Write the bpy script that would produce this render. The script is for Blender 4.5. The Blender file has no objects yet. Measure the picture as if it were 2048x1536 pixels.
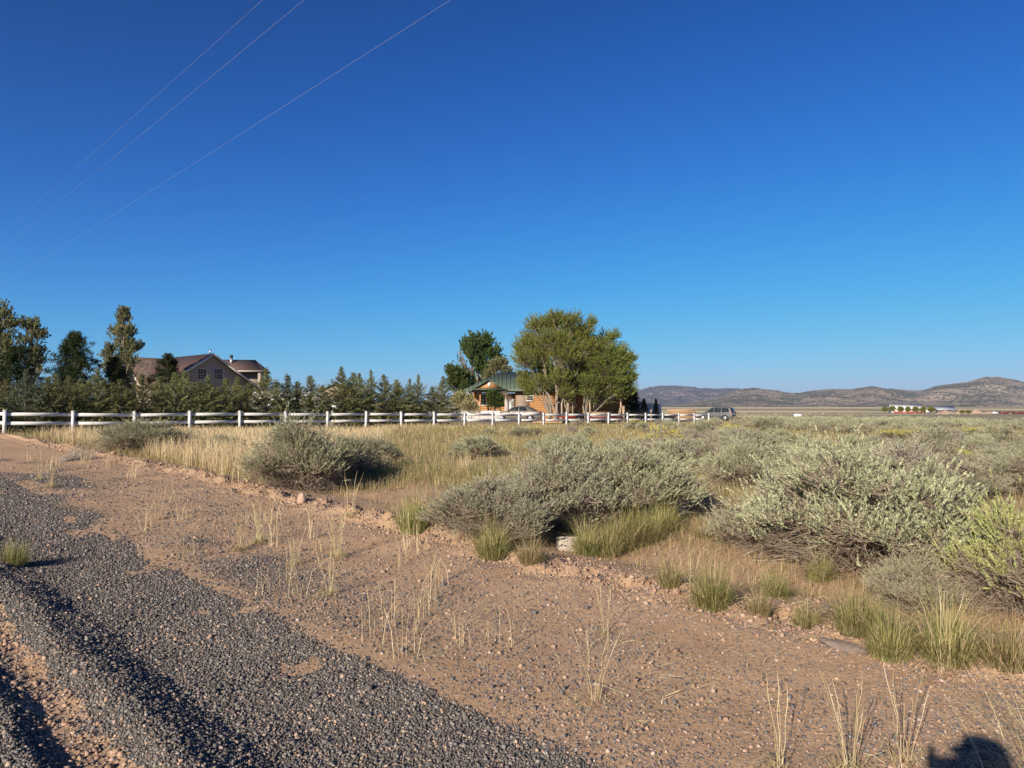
import bpy, math, random
import numpy as np
from mathutils import Vector, Matrix

R = math.radians
scene = bpy.context.scene
col = scene.collection
F = 1400.0            # focal length in pixels of the 2048 px frame
PITCH = R(1.8)
CAMZ = 1.6

# ------------------------------------------------------------------ helpers
def tag(o, label=None, cat=None, group=None, kind=None):
    if label: o['label'] = label
    if cat: o['category'] = cat
    if group: o['group'] = group
    if kind: o['kind'] = kind
    return o

def thing(name, label, cat, loc=(0, 0, 0), rz=0.0, group=None, scale=None):
    o = bpy.data.objects.new(name, None)
    o.empty_display_size = 0.2
    col.objects.link(o)
    o.location = loc
    o.rotation_euler = (0, 0, rz)
    if scale: o.scale = scale
    return tag(o, label, cat, group)

def make_mesh(name, chunks, mats, smooth=False):
    """chunks: list of (verts, faces[, material index]); faces an (n,k) array or a list of index lists"""
    vs, li, sizes, mi = [], [], [], []
    off = 0
    for ch in chunks:
        V = np.asarray(ch[0], dtype=np.float32).reshape(-1, 3)
        Fc = ch[1]
        m = ch[2] if len(ch) > 2 else 0
        if isinstance(Fc, np.ndarray):
            if len(Fc):
                li.append((Fc.astype(np.int64) + off).ravel())
                sizes.append(np.full(len(Fc), Fc.shape[1]))
                mi.append(np.full(len(Fc), m))
        else:
            for f in Fc:
                li.append(np.asarray(f, dtype=np.int64) + off)
            sizes.append(np.array([len(f) for f in Fc], dtype=np.int64))
            mi.append(np.full(len(Fc), m))
        vs.append(V)
        off += len(V)
    V = np.concatenate(vs); L = np.concatenate(li); S = np.concatenate(sizes); MI = np.concatenate(mi)
    me = bpy.data.meshes.new(name)
    me.vertices.add(len(V)); me.vertices.foreach_set('co', V.ravel())
    me.loops.add(len(L)); me.loops.foreach_set('vertex_index', L.astype(np.int32))
    me.polygons.add(len(S))
    st = np.zeros(len(S), dtype=np.int32); st[1:] = np.cumsum(S)[:-1]
    me.polygons.foreach_set('loop_start', st)
    me.polygons.foreach_set('material_index', MI.astype(np.int32))
    if smooth: me.polygons.foreach_set('use_smooth', np.ones(len(S), dtype=bool))
    me.update(calc_edges=True)
    for m in (mats if isinstance(mats, (list, tuple)) else [mats]): me.materials.append(m)
    return me

def obj(name, chunks, mats, parent=None, smooth=False, loc=(0, 0, 0), rz=0.0, label=None):
    me = chunks if isinstance(chunks, bpy.types.Mesh) else make_mesh(name, chunks, mats, smooth)
    o = bpy.data.objects.new(name, me)
    col.objects.link(o)
    o.location = loc; o.rotation_euler = (0, 0, rz)
    if parent is not None: o.parent = parent
    if label: o['label'] = label
    return o

def copy_tree(o, parent=None):
    c = o.copy(); col.objects.link(c)
    if parent is not None: c.parent = parent
    for ch in list(o.children): copy_tree(ch, c)
    return c

def box(cx, cy, cz, sx, sy, sz):
    x, y, z = sx / 2, sy / 2, sz / 2
    V = [(cx + a * x, cy + b * y, cz + c * z) for c in (-1, 1) for b in (-1, 1) for a in (-1, 1)]
    return V, [[0, 2, 3, 1], [4, 5, 7, 6], [0, 1, 5, 4], [2, 6, 7, 3], [0, 4, 6, 2], [1, 3, 7, 5]]

def bar(p0, p1, w, h):
    """box beam from p0 to p1"""
    p0, p1 = Vector(p0), Vector(p1)
    t = (p1 - p0).normalized()
    s = t.cross(Vector((0, 0, 1)))
    if s.length < 1e-4: s = Vector((1, 0, 0))
    s.normalize(); u = s.cross(t)
    V = []
    for p in (p0, p1):
        for a, b in ((-1, -1), (1, -1), (1, 1), (-1, 1)):
            V.append(p + s * a * w / 2 + u * b * h / 2)
    return V, [[0, 1, 2, 3], [4, 7, 6, 5], [0, 4, 5, 1], [1, 5, 6, 2], [2, 6, 7, 3], [3, 7, 4, 0]]

def cyl(p0, p1, r0, r1=None, n=10):
    p0, p1 = Vector(p0), Vector(p1); r1 = r0 if r1 is None else r1
    t = (p1 - p0).normalized()
    s = t.cross(Vector((0, 0, 1)))
    if s.length < 1e-4: s = Vector((1, 0, 0))
    s.normalize(); u = s.cross(t)
    V = []
    for p, r in ((p0, r0), (p1, r1)):
        for i in range(n):
            a = 2 * math.pi * i / n
            V.append(p + s * math.cos(a) * r + u * math.sin(a) * r)
    Fs = [[i, (i + 1) % n, n + (i + 1) % n, n + i] for i in range(n)]
    Fs += [list(range(n))[::-1], list(range(n, 2 * n))]
    return V, Fs

def slab(poly, thick):
    """thick sheet under a planar polygon (list of 3-D points); thick along -normal"""
    P = [Vector(p) for p in poly]
    nrm = Vector((0, 0, 0))
    for i in range(len(P)):
        nrm += P[i].cross(P[(i + 1) % len(P)])
    nrm.normalize()
    n = len(P)
    V = P + [p - nrm * thick for p in P]
    Fs = [list(range(n)), list(range(n, 2 * n))[::-1]]
    Fs += [[i, n + i, n + (i + 1) % n, (i + 1) % n] for i in range(n)]
    return V, Fs

def unit(a): return a / np.maximum(np.linalg.norm(a, axis=-1, keepdims=True), 1e-9)

def tubes(P, Rr, sides=4):
    P = np.asarray(P, float); Rr = np.asarray(Rr, float)
    m, n, _ = P.shape
    T = unit(np.gradient(P, axis=1))
    mt = unit(T.mean(axis=1))
    ref = np.where(np.abs(mt[:, 2:3]) < 0.85, np.array([[0, 0, 1.0]]), np.array([[1.0, 0, 0]]))
    A = unit(np.cross(T, ref[:, None, :])); B = np.cross(T, A)
    a = np.arange(sides) * 2 * np.pi / sides
    ring = P[:, :, None, :] + Rr[:, :, None, None] * (np.cos(a)[None, None, :, None] * A[:, :, None, :] + np.sin(a)[None, None, :, None] * B[:, :, None, :])
    base = (np.arange(m) * n * sides)[:, None, None]
    i = np.arange(n - 1)[None, :, None] * sides; j = np.arange(sides)[None, None, :]; j2 = (j + 1) % sides
    f = np.stack([base + i + j, base + i + j2, base + i + sides + j2, base + i + sides + j], -1).reshape(-1, 4)
    return ring.reshape(-1, 3), f

def strips(P, W, side):
    P = np.asarray(P, float); m, n, _ = P.shape
    off = side[:, None, :] * (W / 2)[:, :, None]
    V = np.stack([P - off, P + off], 2).reshape(-1, 3)
    b = (np.arange(m) * 2 * n)[:, None]; i = (np.arange(n - 1) * 2)[None, :]
    f = np.stack([b + i, b + i + 1, b + i + 3, b + i + 2], -1).reshape(-1, 4)
    return V, f

def diamonds(B, D, S, L, W):
    L = L[:, None]; W = W[:, None]
    V = np.stack([B, B + D * L * .45 + S * W / 2, B + D * L, B + D * L * .45 - S * W / 2], 1).reshape(-1, 3)
    return V, np.arange(len(B) * 4).reshape(-1, 4)

def rperp(rng, D):
    r = rng.normal(size=D.shape)
    return unit(np.cross(D, r))

def bez(p0, p1, p2, n):
    t = np.linspace(0, 1, n)[None, :, None]
    return (1 - t) ** 2 * p0[:, None, :] + 2 * t * (1 - t) * p1[:, None, :] + t * t * p2[:, None, :]

def _hash(ix, iy, seed):
    h = (ix.astype(np.int64) * 374761393 + iy.astype(np.int64) * 668265263 + seed * 1442695041) & 0xffffffff
    h = ((h ^ (h >> 13)) * 1274126177) & 0xffffffff
    h = h ^ (h >> 16)
    return (h & 0xffffff) / float(0x1000000)

def vnoise(x, y, seed=0):
    x = np.asarray(x, float); y = np.asarray(y, float)
    ix = np.floor(x); iy = np.floor(y); fx = x - ix; fy = y - iy
    fx = fx * fx * (3 - 2 * fx); fy = fy * fy * (3 - 2 * fy)
    a = _hash(ix, iy, seed); b = _hash(ix + 1, iy, seed); c = _hash(ix, iy + 1, seed); d = _hash(ix + 1, iy + 1, seed)
    return (a * (1 - fx) + b * fx) * (1 - fy) + (c * (1 - fx) + d * fx) * fy

def fbm(x, y, seed=0, octv=4):
    v = 0; a = .5; t = 0
    for k in range(octv):
        v = v + a * vnoise(x * 2 ** k, y * 2 ** k, seed + k * 17); t += a; a *= .5
    return v / t

def sstep(a, b, x):
    t = np.clip((np.asarray(x, float) - a) / (b - a), 0, 1)
    return t * t * (3 - 2 * t)

# ------------------------------------------------------------------ terrain
Q = math.sqrt(.5)
PD = [-40, -8, -3, .0, .45, .70, .84, .97, 1.06, 1.14, 1.22, 1.52, 1.8, 2.6, 4.2, 4.85, 5.15, 5.5, 6.2, 8, 40]
PZ = [-.1, -.1, .02, .05, .055, .065, .0, -.005, .025, .064, .06, -.042, -.06, -.04, 0, .035, .095, .02, -.06, 0, 0]

def height(x, y):
    x = np.asarray(x, float); y = np.asarray(y, float)
    d = (x + y) * Q; s = (y - x) * Q
    r = np.hypot(x, y)
    z = .20 * sstep(4, 16, r) - .0136 * 40 * np.tanh(x / 40) * sstep(2, 12, r)
    z = z - 3.9 * sstep(55, 340, r) + 2.4 * sstep(900, 3200, r)
    near = 1 - sstep(25, 60, r)
    dd = d + (vnoise(s * .45, d * .1, 5) - .5) * .30 * sstep(2.0, 4.5, d) + (vnoise(s * 1.1, d * .3, 9) - .5) * .09 + (vnoise(s * 5, d * 4, 19) - .5) * .07
    z = z + np.interp(dd, PD, PZ) * near
    z = z + (fbm(x * 1.6, y * 1.6, 3, 4) - .5) * .045 * near
    berm = np.exp(-((dd - 5.12) / .28) ** 2)
    z = z + berm * (fbm(x * 4.5, y * 4.5, 31, 4) - .5) * .30 * near
    rough = sstep(5.0, 7, d)
    z = z + (fbm(x * .22, y * .22, 41, 3) - .5) * .22 * rough * near
    z = z + (fbm(x * .02, y * .02, 51, 3) - .5) * .5 * sstep(70, 200, r)
    return z

def H(x, y): return float(height(np.array([x]), np.array([y]))[0])

def gravel_mask(x, y):
    """1 = loose dark gravel, 0 = bare soil"""
    d = (x + y) * Q; s = (y - x) * Q
    w = (fbm(s * 1.1, d * 1.5, 7, 4) - .5) * .24
    g = 1 - sstep(2.42, 2.62, d + w)
    strip = sstep(.80, .88, d + (vnoise(s * 2, d, 12) - .5) * .07) * (1 - sstep(.95, 1.10, d + (vnoise(s * 4, d * 3, 13) - .5) * .10))
    g = g * (1 - strip)
    pat = sstep(.64, .72, fbm(s * 2.2, d * 3.6, 21, 4)) * sstep(1.8, 2.2, d)
    g = g * (1 - .85 * pat)
    # thin gravel thrown over the shoulder
    th = (.25 + .75 * sstep(.36, .66, fbm(s * .8, d * 1.3, 27, 4))) * (1 - sstep(3.0, 5.1, d)) * .62 * (.18 + .86 * sstep(3, 8, s))
    g = np.maximum(g, th * sstep(2.40, 2.60, d + w))
    return g

def ray(px, py):
    u = (px - 1024) / F; v = (768 - py) / F
    cp, sp = math.cos(PITCH), math.sin(PITCH)
    return np.array([u, cp - sp * v, sp + cp * v])

def at(px, py):
    """ground point seen at a pixel of the 2048 px frame"""
    d = ray(px, py); d = d / d[1]
    ys = np.geomspace(1.5, 900, 6000)
    X = d[0] * ys; Z = CAMZ + d[2] * ys
    below = Z < height(X, ys)
    i = int(np.argmax(below)) if below.any() else len(ys) - 1
    return float(X[i]), float(ys[i])

def pt(px, py, Y):
    d = ray(px, py); d = d / d[1]
    return Vector((d[0] * Y, Y, CAMZ + d[2] * Y))

def pxy(x, y, z):
    cp, sp = math.cos(PITCH), math.sin(PITCH)
    dep = y * cp + (z - CAMZ) * sp; up = -y * sp + (z - CAMZ) * cp
    return 1024 + F * x / dep, 768 - F * up / dep
HAZE, SKY_AIR, SKY_DUST, SKY_OZ, SKY_STR, SUN_E, EXPO = 4.6e-5, 1.0, .3, 3.0, .10, 5.0, .7
SKY_RESP = ((1.8, .064, .003), (1.8, .243, .045), (2.5, .205, .034))
# ------------------------------------------------------------------ materials
def nmat(name):
    m = bpy.data.materials.new(name); m.use_nodes = True
    nt = m.node_tree
    for n in list(nt.nodes): nt.nodes.remove(n)
    out = nt.nodes.new('ShaderNodeOutputMaterial')
    return m, nt, out

def N(nt, typ, **kw):
    n = nt.nodes.new(typ)
    for k, v in kw.items():
        if k.startswith('i_'):
            key = k[2:]
            n.inputs[int(key) if key.isdigit() else key.replace('_', ' ')].default_value = v
        else: setattr(n, k, v)
    return n

def ramp(nt, fac, stops, interp='LINEAR'):
    n = nt.nodes.new('ShaderNodeValToRGB'); cr = n.color_ramp; cr.interpolation = interp
    while len(cr.elements) < len(stops): cr.elements.new(.5)
    for e, (p, c) in zip(cr.elements, stops):
        e.position = p; e.color = (*c, 1) if len(c) == 3 else c
    nt.links.new(fac, n.inputs[0])
    return n.outputs[0]

def mixc(nt, fac, a, b, blend='MIX'):
    n = nt.nodes.new('ShaderNodeMix'); n.data_type = 'RGBA'; n.blend_type = blend
    for sock, v in ((n.inputs['Factor'], fac), (n.inputs[6], a), (n.inputs[7], b)):
        if isinstance(v, bpy.types.NodeSocket): nt.links.new(v, sock)
        elif isinstance(v, (int, float)): sock.default_value = v
        else: sock.default_value = (*v, 1)
    return n.outputs[2]

def mth(nt, op, a, b=0.0, clamp=False):
    n = nt.nodes.new('ShaderNodeMath'); n.operation = op; n.use_clamp = clamp
    for sock, v in ((n.inputs[0], a), (n.inputs[1], b)):
        if isinstance(v, bpy.types.NodeSocket): nt.links.new(v, sock)
        else: sock.default_value = v
    return n.outputs[0]

def noise(nt, vec, scale, detail=4, rough=.55):
    n = nt.nodes.new('ShaderNodeTexNoise'); n.inputs['Scale'].default_value = scale
    n.inputs['Detail'].default_value = detail; n.inputs['Roughness'].default_value = rough
    if vec is not None: nt.links.new(vec, n.inputs['Vector'])
    return n.outputs['Fac']

def leaf_mat(name, stops, transl=.25, objvar=.25, tcol=None):
    """foliage: each leaf its own tone out of a ramp, each plant a little different"""
    m, nt, out = nmat(name)
    g = N(nt, 'ShaderNodeNewGeometry'); oi = N(nt, 'ShaderNodeObjectInfo')
    c = ramp(nt, g.outputs['Random Per Island'], stops)
    hv = N(nt, 'ShaderNodeHueSaturation')
    nt.links.new(c, hv.inputs['Color'])
    v = mth(nt, 'MULTIPLY_ADD', oi.outputs['Random'], objvar); 
    v.node.inputs[2].default_value = 1 - objvar / 2
    nt.links.new(v, hv.inputs['Value'])
    h = mth(nt, 'MULTIPLY_ADD', oi.outputs['Random'], .03); h.node.inputs[2].default_value = .485
    nt.links.new(h, hv.inputs['Hue'])
    df = N(nt, 'ShaderNodeBsdfDiffuse'); tr = N(nt, 'ShaderNodeBsdfTranslucent'); mx = N(nt, 'ShaderNodeMixShader')
    nt.links.new(hv.outputs[0], df.inputs[0]); nt.links.new(hv.outputs[0], tr.inputs[0])
    mx.inputs[0].default_value = transl
    nt.links.new(df.outputs[0], mx.inputs[1]); nt.links.new(tr.outputs[0], mx.inputs[2])
    nt.links.new(mx.outputs[0], out.inputs[0])
    return m

def bark_mat(name, a, b, scale=18):
    m, nt, out = nmat(name)
    tc = N(nt, 'ShaderNodeTexCoord')
    f = noise(nt, tc.outputs['Object'], scale, 4)
    g = N(nt, 'ShaderNodeNewGeometry')
    f2 = mth(nt, 'ADD', mth(nt, 'MULTIPLY', f, .6), mth(nt, 'MULTIPLY', g.outputs['Random Per Island'], .4))
    c = ramp(nt, f2, [(.25, a), (.75, b)])
    bs = N(nt, 'ShaderNodeBsdfPrincipled', i_Roughness=.9); bs.inputs['Specular IOR Level'].default_value = .15
    nt.links.new(c, bs.inputs['Base Color'])
    nt.links.new(bs.outputs[0], out.inputs[0])
    return m

def pmat(name, c, rough=.6, metal=0.0, var=.12, scale=3.0, bump=0.0, bscale=40.0, c2=None, coat=0.0, spec=.5, stretch=None):
    """painted / weathered surface: base tone broken by noise, optional bump"""
    m, nt, out = nmat(name)
    tc = N(nt, 'ShaderNodeTexCoord'); vec = tc.outputs['Object']
    if stretch:
        mp = N(nt, 'ShaderNodeMapping'); mp.inputs['Scale'].default_value = stretch
        nt.links.new(vec, mp.inputs[0]); vec = mp.outputs[0]
    f = noise(nt, vec, scale, 5)
    c2 = c2 or tuple(x * (1 - 2 * var) for x in c)
    bs = N(nt, 'ShaderNodeBsdfPrincipled', i_Roughness=rough, i_Metallic=metal)
    bs.inputs['Specular IOR Level'].default_value = spec
    bs.inputs['Coat Weight'].default_value = coat
    nt.links.new(ramp(nt, f, [(.3, c2), (.7, c)]), bs.inputs['Base Color'])
    if bump:
        bn = N(nt, 'ShaderNodeBump', i_Strength=bump); bn.inputs['Distance'].default_value = .02
        nt.links.new(noise(nt, vec, bscale, 3), bn.inputs['Height'])
        nt.links.new(bn.outputs[0], bs.inputs['Normal'])
    nt.links.new(bs.outputs[0], out.inputs[0])
    return m

def glass_mat(name, c=(.02, .025, .03), rough=.06):
    m, nt, out = nmat(name)
    bs = N(nt, 'ShaderNodeBsdfPrincipled', i_Roughness=rough)
    bs.inputs['Base Color'].default_value = (*c, 1); bs.inputs['Specular IOR Level'].default_value = .6
    nt.links.new(bs.outputs[0], out.inputs[0])
    return m

M = {}
M['sage'] = leaf_mat('sage_leaf', [(0, (.25, .255, .145)), (.45, (.38, .38, .23)), (.8, (.49, .48, .30)), (1, (.58, .555, .37))], .2, .22)
M['sage_bright'] = leaf_mat('sage_leaf_bright', [(0, (.32, .37, .12)), (.5, (.46, .50, .19)), (1, (.60, .61, .29))], .28, .1)
M['sage_dusty'] = leaf_mat('sage_leaf_dusty', [(0, (.22, .215, .14)), (.5, (.35, .335, .225)), (1, (.50, .465, .32))], .2, .22)
M['sage_wood'] = bark_mat('sage_wood', (.15, .115, .085), (.46, .36, .27))
M['dead_wood'] = bark_mat('dead_wood', (.23, .19, .155), (.48, .41, .34))
M['blossom'] = leaf_mat('blossom', [(0, (.42, .34, .03)), (1, (.68, .56, .08))], .15, .1)
M['straw'] = leaf_mat('straw', [(0, (.42, .32, .16)), (.5, (.62, .49, .27)), (1, (.78, .66, .42))], .25, .1)
M['grass_green'] = leaf_mat('grass_green', [(0, (.13, .155, .04)), (.4, (.25, .26, .08)), (.6, (.41, .365, .155)), (1, (.62, .50, .27))], .3, .2)
M['grass_olive'] = leaf_mat('grass_olive', [(0, (.15, .155, .05)), (.35, (.28, .25, .10)), (.65, (.44, .34, .17)), (1, (.60, .47, .27))], .3, .15)
M['conifer'] = leaf_mat('conifer_needles', [(0, (.085, .10, .038)), (.5, (.175, .185, .072)), (1, (.30, .285, .13))], .22, .4)
M['conifer_blue'] = leaf_mat('conifer_blue', [(0, (.05, .065, .04)), (.5, (.10, .12, .075)), (1, (.17, .19, .12))], .12, .3)
M['pine'] = leaf_mat('pine_needles', [(0, (.014, .022, .010)), (.6, (.032, .044, .018)), (1, (.06, .072, .03))], .08, .25)
M['poplar'] = leaf_mat('poplar_leaf', [(0, (.05, .075, .022)), (.6, (.09, .125, .038)), (1, (.15, .18, .07))], .3, .15)
M['cottonwood'] = leaf_mat('cottonwood_leaf', [(0, (.11, .12, .055)), (.6, (.20, .20, .095)), (1, (.33, .30, .16))], .3, .2)
M['willow'] = leaf_mat('willow_leaf', [(0, (.12, .15, .032)), (.5, (.22, .24, .055)), (1, (.36, .345, .10))], .42, .15)
M['pale_shrub'] = leaf_mat('pale_shrub_leaf', [(0, (.26, .25, .10)), (1, (.52, .48, .26))], .25, .1)
M['vine'] = leaf_mat('vine_leaf', [(0, (.04, .07, .015)), (1, (.12, .15, .04))], .3, .1)
M['bark'] = bark_mat('bark', (.12, .095, .07), (.30, .25, .19), 9)
M['bark_pale'] = bark_mat('bark_pale', (.17, .135, .10), (.36, .29, .22), 9)
M['vinyl'] = pmat('white_vinyl', (.64, .62, .595), .5, var=.10, scale=5)
M['white_paint'] = pmat('white_paint', (.76, .75, .72), .5, var=.06)
M['cream_trim'] = pmat('cream_trim', (.66, .58, .50), .6)
M['stucco'] = pmat('stucco', (.38, .30, .235), .9, bump=.3, bscale=30, var=.1)
M['stucco_light'] = pmat('stucco_light', (.42, .33, .27), .9, bump=.3, bscale=30, var=.1)
M['shingle'] = pmat('brown_shingle', (.13, .075, .062), .85, var=.2, scale=8, bump=.4, bscale=25)
M['green_metal'] = pmat('green_metal_roof', (.085, .115, .078), .45, metal=.0, var=.08, scale=2)
M['log'] = pmat('orange_log', (.43, .215, .08), .6, var=.2, scale=2.2, stretch=(.6, .6, 9), c2=(.29, .13, .045))
M['log_grey'] = pmat('weathered_log', (.30, .22, .16), .75, var=.25, scale=2.2, stretch=(.6, .6, 9))
M['lumber'] = pmat('lumber', (.52, .31, .16), .7, var=.15, scale=3, stretch=(.4, 3, 6))
M['post_wood'] = pmat('post_wood', (.42, .30, .19), .8, var=.25, scale=4, stretch=(3, 3, .5))
M['glass'] = glass_mat('window_glass')
M['black'] = pmat('black_metal', (.025, .025, .025), .5)
M['steel'] = pmat('galvanised', (.55, .56, .57), .35, metal=.8)
M['white_metal'] = pmat('white_sheet_metal', (.68, .66, .62), .5, var=.06)
M['grey_metal'] = pmat('grey_sheet_metal', (.42, .45, .48), .4, metal=.3)
M['red_paint'] = pmat('red_paint', (.36, .05, .04), .55)
M['dark_red'] = pmat('dark_red_paint', (.13, .03, .032), .6)
M['car_paint'] = pmat('tan_silver_paint', (.16, .14, .115), .45, metal=.35, var=.03, coat=.3)
M['van_paint'] = pmat('silver_paint', (.11, .113, .118), .42, metal=.3, var=.03, coat=.3)
M['trim'] = pmat('dark_trim', (.03, .03, .032), .6)
M['tyre'] = pmat('tyre_rubber', (.022, .021, .02), .85)
M['rim'] = pmat('alloy_rim', (.30, .30, .30), .4, metal=.6)
M['lamp_red'] = pmat('red_lens', (.45, .02, .015), .2, coat=.5)
M['concrete'] = pmat('concrete', (.50, .42, .34), .9, var=.12, scale=14, bump=.5, bscale=60)
M['rock'] = pmat('rock', (.26, .19, .155), .9, var=.25, scale=7, bump=.6, bscale=30)
M['dirt_pile'] = pmat('dirt_pile', (.44, .29, .21), .95, var=.15, scale=.6)
M['wire'] = pmat('aluminium_wire', (.36, .36, .38), .45, metal=.3, var=.02)
M['bucket'] = pmat('grey_plastic', (.42, .47, .55), .45)

# --- gravel stones and pebbles
def stone_mat(name, stops):
    m, nt, out = nmat(name)
    g = N(nt, 'ShaderNodeNewGeometry')
    c = ramp(nt, g.outputs['Random Per Island'], stops, 'LINEAR')
    tc = N(nt, 'ShaderNodeTexCoord')
    c = mixc(nt, mth(nt, 'MULTIPLY', noise(nt, tc.outputs['Object'], 180, 2), .5), c, (.17, .12, .09))
    bs = N(nt, 'ShaderNodeBsdfPrincipled', i_Roughness=.78); bs.inputs['Specular IOR Level'].default_value = .35
    nt.links.new(c, bs.inputs['Base Color']); nt.links.new(bs.outputs[0], out.inputs[0])
    return m
M['gravel'] = stone_mat('gravel_stone', [(0, (.055, .051, .047)), (.38, (.11, .103, .095)), (.78, (.20, .188, .172)), (.90, (.33, .305, .27)), (.91, (.40, .25, .16)), (1, (.56, .41, .30))])
M['clod'] = stone_mat('soil_clod', [(0, (.24, .14, .085)), (.6, (.40, .255, .165)), (1, (.52, .36, .25))])
M['pebble'] = stone_mat('pebble_stone', [(0, (.085, .085, .09)), (.5, (.16, .155, .16)), (.62, (.25, .16, .12)), (.85, (.40, .27, .20)), (1, (.56, .45, .38))])

def ground_mat():
    m, nt, out = nmat('ground_soil')
    ge = N(nt, 'ShaderNodeNewGeometry'); P = ge.outputs['Position']
    ag = N(nt, 'ShaderNodeAttribute', attribute_name='gravel').outputs['Fac']
    af = N(nt, 'ShaderNodeAttribute', attribute_name='field').outputs['Fac']
    far = N(nt, 'ShaderNodeAttribute', attribute_name='far').outputs['Fac']
    # soil
    n1 = noise(nt, P, 1.3, 6); n2 = noise(nt, P, 38, 5, .65)
    soil = ramp(nt, n1, [(.3, (.36, .215, .12)), (.7, (.49, .32, .19))])
    soil = mixc(nt, .35, soil, ramp(nt, n2, [(.3, (.21, .12, .065)), (.72, (.66, .46, .29))]))
    # grit lying in the soil
    vo = N(nt, 'ShaderNodeTexVoronoi', i_Scale=62.0); nt.links.new(P, vo.inputs['Vector'])
    sx = N(nt, 'ShaderNodeSeparateColor'); nt.links.new(vo.outputs['Color'], sx.inputs[0])
    grit = mth(nt, 'LESS_THAN', sx.outputs[0], .27)
    grit = mth(nt, 'MULTIPLY', grit, mth(nt, 'LESS_THAN', vo.outputs['Distance'], .42))
    soil = mixc(nt, grit, soil, ramp(nt, sx.outputs[1], [(0, (.10, .097, .095)), (.55, (.20, .19, .185)), (.62, (.42, .29, .21)), (1, (.62, .48, .38))]))
    # gravel bed between the loose stones
    vg = N(nt, 'ShaderNodeTexVoronoi', i_Scale=58.0); nt.links.new(P, vg.inputs['Vector'])
    sg = N(nt, 'ShaderNodeSeparateColor'); nt.links.new(vg.outputs['Color'], sg.inputs[0])
    grav = ramp(nt, sg.outputs[0], [(0, (.065, .06, .055)), (.5, (.125, .116, .106)), (.86, (.21, .195, .18)), (.9, (.28, .19, .14)), (1, (.42, .29, .21))])
    gm = mth(nt, 'ADD', ag, mth(nt, 'MULTIPLY', mth(nt, 'SUBTRACT', noise(nt, P, 24, 3), .5), .9))
    gm = ramp(nt, gm, [(.42, (0, 0, 0)), (.55, (1, 1, 1))])
    c = mixc(nt, gm, soil, grav)
    # field floor: litter and low growth over the same soil
    nf = noise(nt, P, .33, 5); nf2 = noise(nt, P, 9, 5, .7)
    fld = ramp(nt, nf, [(.34, (.40, .26, .16)), (.5, (.36, .265, .14)), (.62, (.22, .205, .09)), (.8, (.36, .28, .15))])
    fld = mixc(nt, .45, fld, ramp(nt, nf2, [(.3, (.17, .12, .07)), (.7, (.48, .35, .21))]))
    fm = ramp(nt, mth(nt, 'ADD', af, mth(nt, 'MULTIPLY', mth(nt, 'SUBTRACT', noise(nt, P, 2.2, 5), .5), .9)), [(.35, (0, 0, 0)), (.6, (1, 1, 1))])
    c = mixc(nt, fm, c, fld)
    # far valley floor: bands of sage flat, dry grass and stubble
    mp = N(nt, 'ShaderNodeMapping'); mp.inputs['Scale'].default_value = (.0022, .016, .01)
    nt.links.new(P, mp.inputs[0])
    nb = noise(nt, mp.outputs[0], 1.0, 5); nb2 = noise(nt, P, .09, 5, .7)
    fc = ramp(nt, nb, [(.34, (.22, .185, .105)), (.44, (.33, .245, .155)), (.50, (.26, .225, .135)), (.545, (.34, .27, .17)), (.56, (.66, .52, .31)), (.60, (.66, .52, .31)), (.615, (.30, .245, .155))])
    fc = mixc(nt, .35, fc, ramp(nt, nb2, [(.35, (.09, .10, .06)), (.7, (.30, .27, .17))]))
    # two pale stubble fields out on the valley floor
    sp = N(nt, 'ShaderNodeSeparateXYZ'); nt.links.new(P, sp.inputs[0])
    def band(sock, lo, hi, soft):
        a_ = N(nt, 'ShaderNodeMapRange', interpolation_type='SMOOTHSTEP'); a_.inputs[1].default_value = lo - soft; a_.inputs[2].default_value = lo + soft
        b_ = N(nt, 'ShaderNodeMapRange', interpolation_type='SMOOTHSTEP'); b_.inputs[1].default_value = hi - soft; b_.inputs[2].default_value = hi + soft
        nt.links.new(sock, a_.inputs[0]); nt.links.new(sock, b_.inputs[0])
        return mth(nt, 'MULTIPLY', a_.outputs[0], mth(nt, 'SUBTRACT', 1.0, b_.outputs[0]))
    for y0_, y1_, x0_, x1_ in ((640, 850, 150, 395), (1500, 2300, 300, 1150), (900, 1250, 640, 1100)):
        fc = mixc(nt, mth(nt, 'MULTIPLY', mth(nt, 'MULTIPLY', band(sp.outputs[1], y0_, y1_, 40), band(sp.outputs[0], x0_, x1_, 30)), .8), fc, (.66, .52, .31))
    c = mixc(nt, far, c, fc)
    bs = N(nt, 'ShaderNodeBsdfPrincipled', i_Roughness=.95); bs.inputs['Specular IOR Level'].default_value = .1
    nt.links.new(c, bs.inputs['Base Color'])
    hgt = mth(nt, 'ADD', mth(nt, 'MULTIPLY', n2, .6), mth(nt, 'MULTIPLY', mth(nt, 'SUBTRACT', 1.0, vg.outputs['Distance']), mth(nt, 'MULTIPLY', gm, 1.3)))
    bn = N(nt, 'ShaderNodeBump', i_Strength=.85); bn.inputs['Distance'].default_value = .02
    nt.links.new(hgt, bn.inputs['Height']); nt.links.new(bn.outputs[0], bs.inputs['Normal'])
    nt.links.new(bs.outputs[0], out.inputs[0])
    return m
M['ground'] = ground_mat()

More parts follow.
